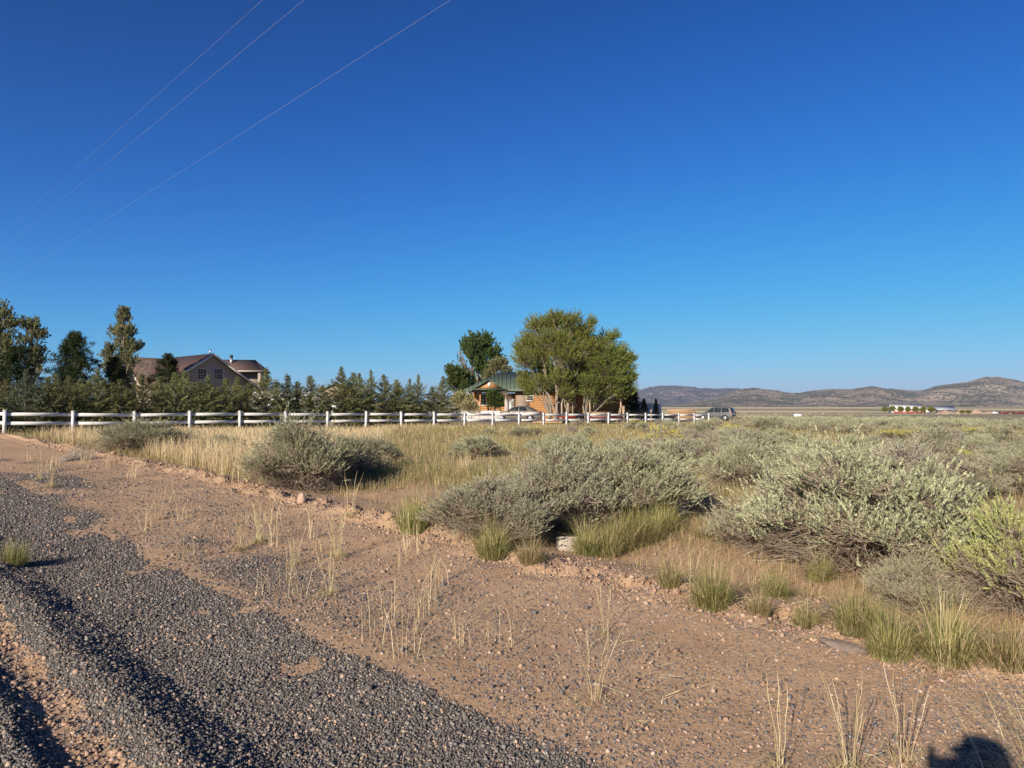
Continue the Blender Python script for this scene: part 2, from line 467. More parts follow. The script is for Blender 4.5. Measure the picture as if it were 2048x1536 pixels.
def hill_mat(name, soil_a, soil_b, bush, cover, spot):
    m, nt, out = nmat(name)
    P = N(nt, 'ShaderNodeNewGeometry').outputs['Position']
    n1 = noise(nt, P, .0026, 6, .6)
    s = ramp(nt, n1, [(.35, soil_a), (.65, soil_b)])
    vo = N(nt, 'ShaderNodeTexVoronoi', i_Scale=spot); nt.links.new(P, vo.inputs['Vector'])
    cov = mth(nt, 'ADD', mth(nt, 'MULTIPLY', noise(nt, P, .0042, 6, .62), 1.9), cover)
    dark = ramp(nt, mth(nt, 'SUBTRACT', cov, vo.outputs['Distance']), [(.0, (0, 0, 0)), (.12, (1, 1, 1))])
    c = mixc(nt, mth(nt, 'MULTIPLY', dark, .88), s, bush)
    bs = N(nt, 'ShaderNodeBsdfPrincipled', i_Roughness=1.0); bs.inputs['Specular IOR Level'].default_value = 0
    nt.links.new(c, bs.inputs['Base Color']); nt.links.new(bs.outputs[0], out.inputs[0])
    return m
M['hill_near'] = hill_mat('hill_near', (.25, .19, .145), (.35, .275, .21), (.06, .068, .056), -.32, .066)
M['hill_far'] = hill_mat('hill_far', (.17, .12, .12), (.235, .175, .165), (.06, .065, .075), -.24, .03)
# ------------------------------------------------------------------ ground sheet (road and land share one grid, no gap between)
def axis(lo, hi, step, far, g=1.075):
    a = list(np.arange(lo, hi + 1e-6, step))
    st = step; v = hi
    while v < far: st *= g; v += st; a.append(v)
    st = step; v = lo; b = []
    while v > -far: st *= g; v -= st; b.append(v)
    return np.array(b[::-1] + a)

da = axis(-.9, 6.6, .045, 9000.0); sa = axis(-.6, 9.5, .05, 9000.0, 1.06)
DD, SS = np.meshgrid(da, sa)
GX = (DD - SS) * Q; GY = (DD + SS) * Q
GZ = height(GX, GY)
gm_ = gravel_mask(GX, GY)
rr = np.hypot(GX, GY)
field_ = sstep(5.0, 5.9, DD + (fbm(SS * .7, DD * .7, 61, 3) - .5) * 1.6) * (.25 + .75 * sstep(9, 19, rr))
far_ = sstep(110, 260, rr)
gm_ = gm_ * (1 - sstep(-7.5, -9, DD) * 0) * (DD > -7)
nd, ns = len(da), len(sa)
idx = np.arange(nd * ns).reshape(ns, nd)
quads = np.stack([idx[:-1, :-1], idx[:-1, 1:], idx[1:, 1:], idx[1:, :-1]], -1)
V_all = np.stack([GX, GY, GZ], -1).reshape(-1, 3)
icut0 = int(np.searchsorted(da, -7.0)); icut = int(np.searchsorted(da, 2.60))

def sheet(name, sels, label):
    f = np.concatenate([quads[:, a:b].reshape(-1, 4) for a, b in sels])
    u, inv = np.unique(f, return_inverse=True)
    me = make_mesh(name, [(V_all[u], inv.reshape(-1, 4))], M['ground'], True)
    for an, arr in (('gravel', gm_), ('field', field_), ('far', far_)):
        at_ = me.attributes.new(an, 'FLOAT', 'POINT'); at_.data.foreach_set('value', arr.ravel()[u].astype(np.float32))
    o = obj(name, me, None)
    return tag(o, label, name, kind='structure')
sheet('road', [(icut0, icut)], 'dark gravel road surface with low windrows and a strip of bare red soil')
sheet('ground', [(0, icut0), (icut, nd - 1)], 'reddish brown soil and valley floor reaching to the hills')

# ------------------------------------------------------------------ loose stones
def stones(name, n, seed, rmin, rmax, ang, accept, size, mat, label, cat, flat=(.5, .9), sink=.25, power=1.0):
    rng = np.random.default_rng(seed)
    # radius law: dense close to the viewer, thinning outwards
    u = rng.random(n)
    r = rmin * (rmax / rmin) ** (u ** power)
    a = rng.uniform(-ang, ang, n)
    x = r * np.sin(a); y = r * np.cos(a)
    k = rng.random(n) < accept(x, y)
    x, y, r = x[k], y[k], r[k]; n = len(x)
    z = height(x, y)
    sz = np.exp(rng.normal(math.log(size), .38, n)) * (1 + .055 * (r - 3))
    cube = np.array([(-1, -1, -1), (1, -1, -1), (1, 1, -1), (-1, 1, -1), (-1, -1, 1), (1, -1, 1), (1, 1, 1), (-1, 1, 1)], float)
    V = cube[None] * rng.uniform(.62, 1.05, (n, 8, 3))
    V[:, 4:, :2] *= rng.uniform(.45, .95, (n, 1, 1))
    V *= (np.stack([rng.uniform(.8, 1.3, n), rng.uniform(.6, 1.0, n), rng.uniform(*flat, n)], -1) * sz[:, None] * .5)[:, None, :]
    # random turn: yaw and a tilt
    ya = rng.uniform(0, 2 * np.pi, n); ti = rng.normal(0, .5, n)
    c, s = np.cos(ti)[:, None], np.sin(ti)[:, None]
    V = np.stack([V[..., 0], V[..., 1] * c - V[..., 2] * s, V[..., 1] * s + V[..., 2] * c], -1)
    c, s = np.cos(ya)[:, None], np.sin(ya)[:, None]
    V = np.stack([V[..., 0] * c - V[..., 1] * s, V[..., 0] * s + V[..., 1] * c, V[..., 2]], -1)
    V += np.stack([x, y, z + sz * sink], -1)[:, None, :]
    q = np.array([[3, 2, 1, 0], [4, 5, 6, 7], [0, 1, 5, 4], [1, 2, 6, 5], [2, 3, 7, 6], [3, 0, 4, 7]])
    f = ((np.arange(n) * 8)[:, None, None] + q[None]).reshape(-1, 4)
    o = obj(name, [(V.reshape(-1, 3), f)], mat)
    return tag(o, label, cat, kind='stuff')

def acc_gravel(x, y):
    d = (x + y) * Q; r = np.hypot(x, y)
    dens = np.minimum(1, (r / 5.2) ** 1.2)       # equal spread per area close in
    return np.where((d > -3) & (d < 5.6), gravel_mask(x, y), 0) * dens
stones('gravel', 1050000, 11, 2.3, 17, R(54), acc_gravel, .0086, M['gravel'], 'loose dark grey crushed gravel covering the road', 'gravel', power=1.0)

def acc_peb(x, y):
    d = (x + y) * Q
    k = sstep(2.35, 2.8, d) * (1 - sstep(5.2, 6.4, d)) * (.20 + .8 * sstep(.44, .74, fbm(x * 1.7, y * 1.7, 77, 3)))
    k = k + .55 * np.exp(-((d - 5.0) / .35) ** 2) + .12 * sstep(5.5, 6, d) * (1 - sstep(7.5, 9, d))
    k = k + .8 * np.where((d > .80) & (d < 1.05), 1, 0) * (1 - gravel_mask(x, y))
    return k * np.minimum(1, (np.hypot(x, y) / 5) ** 1.2)
stones('pebbles', 400000, 12, 2.3, 20, R(56), acc_peb, .0072, M['pebble'], 'small grey and pink pebbles scattered over the bare shoulder', 'pebbles', sink=.15)
stones('pale_pebbles', 7500, 13, 2.4, 14, R(52), lambda x, y: np.where((x + y) * Q > .5, .10 + .5 * (1 - gravel_mask(x, y)), 0) * (1 - sstep(5.4, 6.2, (x + y) * Q)), .0145, M['pebble'], 'larger pinkish stones lying among the gravel', 'pebbles', sink=.18)

stones('soil_clods', 210000, 14, 2.6, 26, R(54), lambda x, y: np.exp(-((((x + y) * Q) - 5.1) / .30) ** 2) + .02 * sstep(2.6, 3.2, (x + y) * Q) * (1 - sstep(6.5, 8, (x + y) * Q)) + .30 * np.where((((x + y) * Q) > .78) & (((x + y) * Q) < 1.05), 1, 0), .017, M['clod'], 'broken clods of reddish soil along the berm', 'soil clods', flat=(.55, 1.0), sink=.1)

# a few stones large enough to pick out
def rock(name, x, y, sx, sy, sz, seed, label, mat=None, rz=0, cat='rock'):
    import bmesh
    bm = bmesh.new(); bmesh.ops.create_icosphere(bm, subdivisions=3, radius=1)
    rng = np.random.default_rng(seed)
    pl = unit(rng.normal(size=(14, 3)))
    for v in bm.verts:
        p = np.array(v.co); p = p / np.linalg.norm(p)
        dmax = min(1.15, min([.72 / max(1e-3, p @ q) if p @ q > 0 else 9 for q in pl]))
        p = p * dmax
        v.co = (p[0] * sx, p[1] * sy, p[2] * sz)
    me = bpy.data.meshes.new(name); bm.to_mesh(me); bm.free(); me.materials.append(mat or M['rock'])
    o = obj(name, me, None, loc=(x, y, H(x, y) + sz * .25), rz=rz)
    return tag(o, label, cat)
x, y = at(1688, 1300); rock('rock', x, y, .075, .16, .055, 3, 'flat dark brown rock set in the soil beside the green tussocks', rz=.7)
x, y = at(1248, 1250); rock('rock', x, y, .032, .026, .022, 4, 'rounded pale stone on the bare soil behind the dry stalks', M['dirt_pile'])
x, y = at(602, 1005); rock('dirt_clod', x, y, .07, .06, .10, 5, 'upright clod of red soil on the berm by the dark sagebrush', M['dirt_pile'], cat='clod')

# ------------------------------------------------------------------ branching plant generator
def lobed(seed, lobes, bases, n_tuft, tuft_len, nleaf, leafL, leafW, limb_r, twig_r, up=.6, outw=.3, shell=(.55, 1.05),
          spread=.7, sec=6, sides=5, zmin=.02, down=.2, bow=.25, twigs=True, jit=.25, plume=0.0, limb_end=.3, twig_pts=4, rough=0):
    rng = np.random.default_rng(seed)
    L = np.array(lobes, float); k = len(L); bases = np.array(bases, float)
    C, Rd = L[:, :3], L[:, 3:6]
    cen = np.array([C[:, 0].mean(), C[:, 1].mean(), 0])
    stems = []
    # limbs from the base to each lobe
    b = bases[np.argmin(np.linalg.norm(bases[None, :, :2] - C[:, None, :2] * .35, axis=-1) + rng.random((k, len(bases))) * .05 * Rd.mean(), axis=1)]
    mid = b * .55 + C * .45 + np.stack([-(C - b)[:, 0] * bow * .6, -(C - b)[:, 1] * bow * .6, (C - b)[:, 2] * bow * .5], -1) + rng.normal(size=(k, 3)) * Rd * .18
    P = bez(b, mid, C, 9)
    P[:, 1:-1] += rng.normal(size=(k, 7, 3)) * limb_r * .8
    t = np.linspace(0, 1, 9)
    rad = limb_r * (Rd.mean(axis=1) / Rd.mean())[:, None] ** .5 * (1 - (1 - limb_end) * t[None])
    stems.append(tubes(P, rad, sides))
    # secondary branches
    d2 = unit(rng.normal(size=(k, sec, 3)) + np.array([0, 0, .55])); 
    S = C[:, None] + d2 * Rd[:, None] * rng.uniform(.35, .7, (k, sec, 1))
    S[..., 2] = np.maximum(S[..., 2], zmin * 2)
    st = P[:, 5][:, None] * rng.uniform(0, 1, (k, sec, 1)); 
    w = rng.uniform(.25, 1, (k, sec, 1)); st = P[:, 5][:, None] * (1 - w) + C[:, None] * w
    p0 = st.reshape(-1, 3); p2 = S.reshape(-1, 3)
    p1 = (p0 + p2) / 2 + rng.normal(size=p0.shape) * np.repeat(Rd, sec, 0) * .12
    Ps = bez(p0, p1, p2, 5)
    stems.append(tubes(Ps, np.repeat(rad[:, -2], sec)[:, None] * np.linspace(.75, .35, 5)[None], 4))
    # tufts
    wt = (Rd[:, 0] * Rd[:, 1] + Rd[:, 0] * Rd[:, 2]); wt = wt / wt.sum()
    li = rng.choice(k, n_tuft, p=wt)
    dv = unit(rng.normal(size=(n_tuft, 3)))
    fl = rng.random(n_tuft) > down
    dv[:, 2] = np.where(fl, np.abs(dv[:, 2]), dv[:, 2])
    rs = rng.uniform(shell[0], shell[1], n_tuft)
    pos = C[li] + dv * Rd[li] * rs[:, None]
    if rough:   # bite gaps out of the crown so that what stands behind shows through
        q = pos * rough
        keep = fbm(q[:, 0] + q[:, 2] * .7, q[:, 1] - q[:, 2] * .6, seed, 2) > .40
        pos, dv, li = pos[keep], dv[keep], li[keep]
    pos[:, 2] = np.maximum(pos[:, 2], zmin)
    n_tuft = len(pos)
    ov = pos - cen; ov[:, 2] = 0; ov = unit(ov)
    td = unit(dv * .55 + np.array([0, 0, up]) + ov * outw + rng.normal(size=pos.shape) * jit)
    if plume:
        pos = pos + td * (rng.exponential(plume, n_tuft) * (rng.random(n_tuft) < .3))[:, None]
    if twigs:
        ss = S[li, rng.integers(0, sec, n_tuft)]
        base = pos - td * tuft_len * .5
        m1 = (ss + base) / 2 + ov * np.linalg.norm(base - ss, axis=1)[:, None] * .12 - np.array([0, 0, .1]) * np.linalg.norm(base - ss, axis=1)[:, None]
        Pt = bez(ss, m1, pos + td * tuft_len * .3, twig_pts)
        stems.append(tubes(Pt, np.full((n_tuft, 1), twig_r) * np.linspace(1, .5, twig_pts)[None], 3))
    u = rng.random((n_tuft, nleaf)) ** .8
    lp = (pos[:, None] + td[:, None] * ((u - .5) * tuft_len)[..., None]).reshape(-1, 3)
    tdr = np.repeat(td, nleaf, 0)
    ld = unit(tdr + rperp(rng, tdr) * spread * rng.uniform(.5, 1.3, (len(tdr), 1)))
    sd = rperp(rng, ld)
    nL = len(ld)
    leaf = diamonds(lp, ld, sd, leafL * rng.uniform(.7, 1.3, nL), leafW * rng.uniform(.7, 1.3, nL))
    return stems, [leaf], S, pos, td

def sage_lobes(rng, w, h, n):
    L = []
    for i in range(n):
        a = i * 2.399 + rng.uniform(-.5, .5)
        q = math.sqrt((i + .35) / n)
        rx = w * .5 * q * .78
        z = h * (.80 - .46 * q ** 1.8) * rng.uniform(.66, 1.15)
        r = w * rng.uniform(.085, .17)
        L.append((rx * math.cos(a), rx * math.sin(a) * .95, z, r, r, r * rng.uniform(.7, 1.0) * h / w * 1.7))
    return L

SAGE = {}
def sage_proto(key, seed, w, h, nl, nt, nleaf, lL, lW, tl, dead, kind='full'):
    rng = np.random.default_rng(seed)
    lob = sage_lobes(rng, w, h, nl)
    bases = [(rng.normal(0, .05), rng.normal(0, .05), -.03) for _ in range(4)]
    st, lf, S, pos, td = lobed(seed, lob, bases, nt, tl, nleaf, lL, lW, .030 if nleaf > 8 else .018, .0028 if nleaf > 8 else .006,
                               up=.75, outw=.35, shell=(.55, 1.15), sec=7, down=.10, spread=.5, bow=.3, jit=.32, rough=3.2 if nleaf > 8 else 0, plume=.09)
    # dead inner twigs, mostly low and outward
    n = dead
    a = rng.uniform(0, 2 * np.pi, n); q = rng.uniform(.1, .85, n)
    p0 = np.stack([np.cos(a) * q * w * .36, np.sin(a) * q * w * .36, h * rng.uniform(.04, .5, n)], -1)
    dr = unit(np.stack([np.cos(a), np.sin(a), rng.uniform(-.35, .8, n)], -1) + rng.normal(size=(n, 3)) * .55)
    ln = rng.uniform(.10, .32, n) * w / 1.6
    p2 = p0 + dr * ln[:, None]; p2[:, 2] = np.maximum(p2[:, 2], .015)
    p1 = (p0 + p2) / 2 + rng.normal(size=(n, 3)) * .035
    st.append(tubes(bez(p0, p1, p2, 4), np.full((n, 1), .0026 if nleaf > 8 else .007) * np.linspace(1, .4, 4)[None], 3))
    # true spread and height of what has grown
    fv = lf[0][0]; ex = np.quantile(np.abs(fv[:, :2]), .985) * 2; w, h = float(ex), float(np.quantile(fv[:, 2], .995))
    SAGE[key] = (make_mesh('stems_' + key, st, M['dead_wood'] if kind == 'dead' else M['sage_wood']), make_mesh('foliage_' + key, lf, M['sage']), (w, h), pos)

for i in range(4): sage_proto(f'hi{i}', 100 + i, 2.0, 1.1, 36, 4000, 26, .026, .0078, .12, 2600)
for i in range(3): sage_proto(f'mid{i}', 120 + i, 1.6, .95, 24, 1500, 18, .036, .012, .14, 700)
for i in range(3): sage_proto(f'low{i}', 140 + i, 1.5, .85, 15, 520, 13, .055, .019, .18, 180)
for i in range(2): sage_proto(f'dead{i}', 150 + i, 1.6, .8, 16, 420, 6, .04, .013, .12, 1500, 'dead')

FOL = {}
def fol_mesh(key, mat):
    if mat == 'sage': return SAGE[key][1]
    if (key, mat) not in FOL:
        me = SAGE[key][1].copy(); me.materials.clear(); me.materials.append(M[mat]); FOL[(key, mat)] = me
    return FOL[(key, mat)]

BLOOM = {}
def bloom_mesh(key):
    if key not in BLOOM:
        pos = SAGE[key][3]; rng = np.random.default_rng(5)
        top = pos[(pos[:, 2] > np.quantile(pos[:, 2], .70))]
        B = np.repeat(top[::2], 9, 0) + rng.normal(size=(len(top[::2]) * 9, 3)) * .04 + np.array([0, 0, .05])
        D = unit(rng.normal(size=B.shape) + np.array([0, 0, .8])); n = len(B)
        BLOOM[key] = make_mesh('blossom', [diamonds(B, D, rperp(rng, D), rng.uniform(.02, .05, n), rng.uniform(.012, .028, n))], M['blossom'])
    return BLOOM[key]

BUSHES = []   # footprint of every shrub, so that grass and shrubs keep apart
def shrub(key, x, y, w, h, rz, label, group=None, leaf='sage', bloom=False, name='sagebrush', cat='sagebrush', z=None):
    pw, ph = SAGE[key][2]
    t = thing(name, label, cat, (x, y, (H(x, y) if z is None else z) - .02), rz, group, (w / pw, w / pw, h / ph))
    obj('stems', SAGE[key][0], None, t); obj('foliage', fol_mesh(key, leaf), None, t)
    if bloom: obj('blossom', bloom_mesh(key), None, t)
    BUSHES.append((x, y, w * .42))
    return t

def shrub_px(key, x0, x1, top, base, rz, label, leaf='sage', bloom=False, **kw):
    xc = (x0 + x1) / 2
    fx, fy = at(xc, base)
    w = (x1 - x0) / F * fy; w = w * (1 + .38 * w / fy)
    k = 1 + .38 * w / math.hypot(fx, fy)
    x, y = fx * k, fy * k
    h = pt(xc, top, y).z - H(x, y)
    return shrub(key, x, y, w * 1.04, max(.3, h * .98), rz, label, leaf=leaf, bloom=bloom, **kw)

NEAR = [
 ('hi0', 205, 360, 834, 912, .3, 'rounded sagebrush among tall straw grass, below the third white fence post', 'sage'),
 ('mid1', 410, 490, 866, 912, 1.0, 'small grey sagebrush in straw grass just left of the dark tall sagebrush', 'sage'),
 ('hi1', 500, 705, 826, 985, 2.0, 'tall dark sagebrush whose top hides a white fence post', 'sage'),
 ('hi2', 610, 760, 866, 968, .7, 'dark lower sagebrush leaning on the right side of the tall dark one', 'sage'),
 ('mid0', 690, 795, 866, 935, 4.0, 'greyer sagebrush behind the tall dark one, near the bare soil patch', 'sage'),
 ('mid2', 910, 1005, 866, 918, 2.2, 'small dark sagebrush alone in grass behind the dry golden tuft', 'sage'),
 ('hi3', 865, 1110, 950, 1092, 1.1, 'low grey sagebrush at left end of the central thicket, beside the berm', 'sage_dusty'),
 ('hi1', 975, 1230, 886, 1078, 5.0, 'broad sagebrush in the middle of the central thicket, behind the concrete block', 'sage_dusty'),
 ('hi2', 1120, 1395, 880, 1045, 3.3, 'silvery green sagebrush at right end of the central thicket', 'sage'),
 ('mid0', 1085, 1195, 862, 930, 2.9, 'small bluish sagebrush peeping over the top of the central thicket', 'sage'),
 ('mid1', 1185, 1300, 872, 950, .4, 'dusty sagebrush just behind the silvery end of the central thicket', 'sage_dusty'),
 ('mid2', 1290, 1380, 872, 945, 1.9, 'round bluish sagebrush behind and right of the central thicket', 'sage'),
 ('hi0', 1412, 1552, 878, 985, 4.4, 'compact bluish sagebrush between the central thicket and the huge one', 'sage'),
 ('mid1', 1540, 1660, 893, 965, 5.2, 'bluish sagebrush half hidden behind left shoulder of the huge one', 'sage'),
 ('hi3', 1530, 1960, 884, 1185, 2.6, 'huge spreading sagebrush with a bare woody trunk, largest of all', 'sage'),
 ('hi2', 1440, 1690, 975, 1125, .9, 'low grey sagebrush skirting the left foot of the huge one', 'sage_dusty'),
 ('hi1', 1740, 1900, 1085, 1235, 3.9, 'low light green sagebrush at right foot of the huge one', 'sage'),
 ('hi0', 1900, 2180, 990, 1260, 1.7, 'bright yellow green sagebrush cut by the right picture edge', 'sage_bright'),
 ('hi1', 1820, 2010, 905, 1010, .2, 'grey sagebrush behind right shoulder of the huge one', 'sage_dusty'),
 ('hi2', 1960, 2200, 895, 1000, 5.6, 'dark grey sagebrush at right edge behind the yellow green one', 'sage'),
 ('mid2', 1690, 1830, 905, 985, 3.0, 'dusty sagebrush behind the crown of the huge one', 'sage_dusty'),
 ('mid0', 1490, 1575, 829, 872, 2.4, 'round green sagebrush standing just right of the silver minivan', 'sage'),
 ('mid1', 1375, 1440, 838, 872, 4.8, 'grey green sagebrush in front of the right end of the white fence', 'sage'),
 ('dead0', 1840, 1965, 852, 905, 1.3, 'pale leafless grey bush in the field below the red barn', 'sage_dusty'),
]
for (k, x0, x1, tp, bs, rz, lab, leaf) in NEAR: shrub_px(k, x0, x1, tp, bs, rz, lab, leaf)
shrub_px('mid2', 1745, 1850, 856, 900, 2.0, 'grey rabbitbrush with yellow bloom in the field left of the pale leafless bush', 'sage_dusty', True, name='rabbitbrush', cat='shrub')
shrub_px('dead1', 1412, 1505, 845, 884, .5, 'grey rabbitbrush topped with yellow flowers in front of the silver minivan', 'sage_dusty', True, name='rabbitbrush', cat='shrub')
shrub_px('mid0', 1690, 1745, 930, 962, 1.5, 'tiny rabbitbrush with bright yellow heads behind the huge sagebrush crown', 'grass_olive', True, name='rabbitbrush', cat='shrub')
shrub_px('mid1', 1250, 1300, 838, 862, 1.5, 'small yellow flowering rabbitbrush close before the white fence', 'sage', True, name='rabbitbrush', cat='shrub')

# sagebrush over the open field, nearest ones each a thing
rng = np.random.default_rng(77)
def zone_label(px, Y):
    where = ('before the left half of the white fence' if px < 900 else
             'between the central thicket and the white fence' if px < 1290 else
             'in the field near the silver minivan' if px < 1560 else
             'in the field left of the red barn' if px < 1745 else
             'in the field below the red barn' if px < 1900 else 'in the field near the right picture edge')
    return where
tries = 0; farpos = []; cand = []
while tries < 26000 and len(BUSHES) < 1500:
    tries += 1
    Y = 15 + 150 * rng.random() ** 1.25
    u = rng.uniform(-.50, .86)
    x = u * Y; px = 1024 + F * u
    d = (x + Y) * Q
    if d < 7.5: continue
    # the plot behind the white fence is not open field
    kx = (x + 21) / 1.79
    fy = 29 + 1.66 * kx
    if -3 < kx < 23.5 and Y > fy - 1.0: continue
    if kx >= 23.5 and px < 1480 and 62 < Y < 105: continue
    dens = .018 if px < 900 else .03 if px < 1290 else .135
    if Y < 19 and px > 1380: dens *= .6
    gate = fbm(x * .13, Y * .09, 91, 3)
    if gate < (.50 if px > 1290 else .57): continue
    if rng.random() > dens: continue
    w = rng.uniform(.65, 1.6) * (1 if px > 1290 else .7)
    if any((x - a) ** 2 + (Y - b) ** 2 < (w * .42 + c * .95) ** 2 for a, b, c in BUSHES): continue
    BUSHES.append((x, Y, w * .42)); cand.append((x, Y, w))
cand.sort(key=lambda e: math.hypot(e[0], e[1]))
for n_, (x, Y, w) in enumerate(cand):
    px = 1024 + F * x / Y
    if n_ >= 262: farpos.append((x, Y, w)); continue
    h = w * rng.uniform(.48, .70)
    r_ = rng.random()
    kind = 'dead' if r_ < .13 else 'mid' if Y < 36 else 'low'
    key = kind + str(rng.integers(0, 2 if kind == 'dead' else 3))
    leaf = 'sage' if rng.random() < .6 else 'sage_dusty'
    bl = rng.random() < .045
    big = 'large' if w > 1.35 else 'small' if w < 1.0 else 'medium'
    tone = 'yellow flowering' if bl else 'leafless grey' if kind == 'dead' else 'grey green' if leaf == 'sage' else 'dusty grey'
    dist = 'near rows' if Y < 27 else 'middle rows' if Y < 42 else 'far rows'
    zl = zone_label(px, Y)
    shrub(key, x, Y, w, h, rng.uniform(0, 6.28), f'{big} {tone} sagebrush {zl}, {dist}', f'{tone} {big} sagebrush {zl}, {dist}', leaf, bl)
    BUSHES.pop()
# the rest of the sage flat, hundreds of metres deep, reads as one mass
def far_sage(pos, seed):
    rng = np.random.default_rng(seed)
    B, D, Lw, Ww = [], [], [], []
    for (x, y, w) in pos:
        r = math.hypot(x, y); n = 420 if r < 90 else 200 if r < 200 else 46
        q = unit(rng.normal(size=(n, 3))); q[:, 2] = np.abs(q[:, 2])
        h = w * .55
        p = q * np.array([w * .45, w * .45, h * .8]) * rng.uniform(.6, 1, (n, 1)) + np.array([x, y, H(x, y) + .05])
        B.append(p); D.append(unit(q + np.array([0, 0, .8]) + rng.normal(size=(n, 3)) * .4))
        sz = w * (.085 if n == 420 else .12 if n == 200 else .24)
        Lw.append(np.full(n, sz)); Ww.append(np.full(n, sz * .42))
    B = np.concatenate(B); D = np.concatenate(D)
    return [diamonds(B, D, rperp(rng, D), np.concatenate(Lw) * rng.uniform(.7, 1.3, len(B)), np.concatenate(Ww))]
for _ in range(2600):
    Y = 150 + 500 * rng.random() ** 1.3; u = rng.uniform(.08, .86)
    if Y > 480 and .3 < u < .8: continue
    if fbm(np.array([u * Y * .012]), np.array([Y * .012]), 93, 3)[0] < .50: continue
    farpos.append((u * Y, Y, rng.uniform(1.0, 2.4)))
tag(obj('sagebrush_flat', far_sage(farpos, 8), M['sage']), 'distant flat of grey green sagebrush reaching toward the red barn', 'sagebrush', kind='stuff')
# ------------------------------------------------------------------ grasses
def grass(name, n, seed, sampler, hfun, mat, label, wmul=1.0, lean=.25, seg=3, head=0.0):
    rng = np.random.default_rng(seed)
    x, y = sampler(rng, n)
    n = len(x)
    z = height(x, y) - .01
    r = np.hypot(x, y)
    L = hfun(rng, x, y)
    a = rng.uniform(0, 2 * np.pi, n)
    dv = np.stack([np.cos(a), np.sin(a), np.zeros(n)], -1)
    ln = np.abs(rng.normal(0, lean, n))[:, None]
    p0 = np.stack([x, y, z], -1)
    p1 = p0 + (np.array([0, 0, .55]) + dv * ln * .25) * L[:, None]
    p2 = p0 + (np.array([0, 0, 1.0]) * np.sqrt(np.maximum(.1, 1 - ln ** 2)) + dv * ln) * L[:, None]
    P = np.stack([p0, p1, p2], 1)
    w = (.0015 + .00030 * r) * wmul * rng.uniform(.7, 1.3, n)
    W = w[:, None] * np.array([1, .85, .35 + head])[None]
    # blades turn roughly any way
    b = a + rng.uniform(0, 6.28, n)
    sd = np.stack([np.cos(b), np.sin(b), np.zeros(n)], -1)
    o = obj(name, [strips(P, W, sd)], mat)
    return tag(o, label, 'grass', kind='stuff')

bushes = np.array(BUSHES)
def not_in_bush(x, y, k=.8):
    ok = np.ones(len(x), bool)
    nb = bushes[np.hypot(bushes[:, 0], bushes[:, 1]) < 45]
    for bx, by, br in nb:
        ok &= (x - bx) ** 2 + (y - by) ** 2 > (br * k) ** 2
    return ok

def fence_front(x, y):
    """metres in front of the white fence line (negative = behind)"""
    k = (x + 21) / 1.79
    return (29 + 1.66 * k - y) * .73, k

def polar(rng, n, r0, r1, a0, a1, p=1.0):
    r = r0 * (r1 / r0) ** (rng.random(n) ** p); a = rng.uniform(a0, a1, n)
    return r * np.sin(a), r * np.cos(a)

def s_tall(rng, n):      # stand of tall straw left of centre, running along the fence
    x, y = polar(rng, n, 11, 48, R(-44), R(4))
    d = (x + y) * Q; ff, k = fence_front(x, y)
    # thick belt left of the dark tall sagebrush
    a = sstep(5.9, 6.5, d + (fbm(x * .8, y * .8, 5, 2) - .5)) * (1 - sstep(-4.6, -3.2, x + .12 * (y - 16))) * sstep(.30, .50, fbm(x * .5, y * .5, 15, 3) + .12) * sstep(2.6, 4.0, ff)
    b = np.exp(-np.maximum(0, ff - .3) / 2.2) * (ff > -.4) * sstep(.36, .56, fbm(x * .35, y * .35, 19, 3)) * .9 * sstep(5, 8, k) * (1 - sstep(13, 16, k))
    p = np.maximum(a, b) * (d > 5.8) * (ff > -.5)
    ok = (rng.random(n) < p) & not_in_bush(x, y, .55)
    return x[ok], y[ok]
grass('tall_dry_grass', 230000, 1, s_tall, lambda r, x, y: r.uniform(.16, .58, len(x)) * (1 - .4 * sstep(24, 32, y)) * (.55 + .8 * fbm(x * 1.1, y * 1.1, 71, 3)), M['straw'], 'tall straw coloured grass standing in front of the white fence', .85, .27, head=.3)

def s_field(rng, n):
    x, y = polar(rng, n, 6, 75, R(-44), R(44), .9)
    d = (x + y) * Q; ff, k = fence_front(x, y)
    behind = (ff < -.3) & (k > -4) & (k < 23.3)
    p = sstep(5.25, 6.3, d + (fbm(x * 1.1, y * 1.1, 6, 2) - .5) * 1.2) * (.28 + .72 * sstep(.38, .60, fbm(x * .45, y * .45, 25, 4)))
    bare = np.maximum(.8 * sstep(.54, .62, fbm(x * .30, y * .30, 33, 3)) * (y < 16), .93 * (1 - sstep(7.5, 10.5, np.hypot(x, y))) * sstep(-2, .3, x))
    ok = (rng.random(n) < p * (1 - .9 * bare)) & ~behind & not_in_bush(x, y, .7)
    return x[ok], y[ok]
grass('dry_grass', 420000, 2, s_field, lambda r, x, y: r.uniform(.08, .32, len(x)) * (.55 + .45 * sstep(8, 16, np.hypot(x, y))), M['grass_olive'], 'short olive and tan grass covering the field between the shrubs', 1.0, .55)

def s_green(rng, n):
    x, y = polar(rng, n, 6, 70, R(-44), R(44), .9)
    d = (x + y) * Q; ff, k = fence_front(x, y)
    behind = (ff < -.3) & (k > -4) & (k < 23.3)
    p = sstep(5.5, 6.4, d) * sstep(.50, .62, fbm(x * .28, y * .28, 45, 4)) * (.12 + .88 * sstep(7, 13, np.hypot(x, y)))
    ok = (rng.random(n) < p) & ~behind & not_in_bush(x, y, .7)
    return x[ok], y[ok]
grass('green_grass', 170000, 3, s_green, lambda r, x, y: r.uniform(.08, .30, len(x)) * (.6 + .4 * sstep(8, 16, np.hypot(x, y))), M['grass_green'], 'patches of fresh green grass between the sagebrush', 1.0, .42)

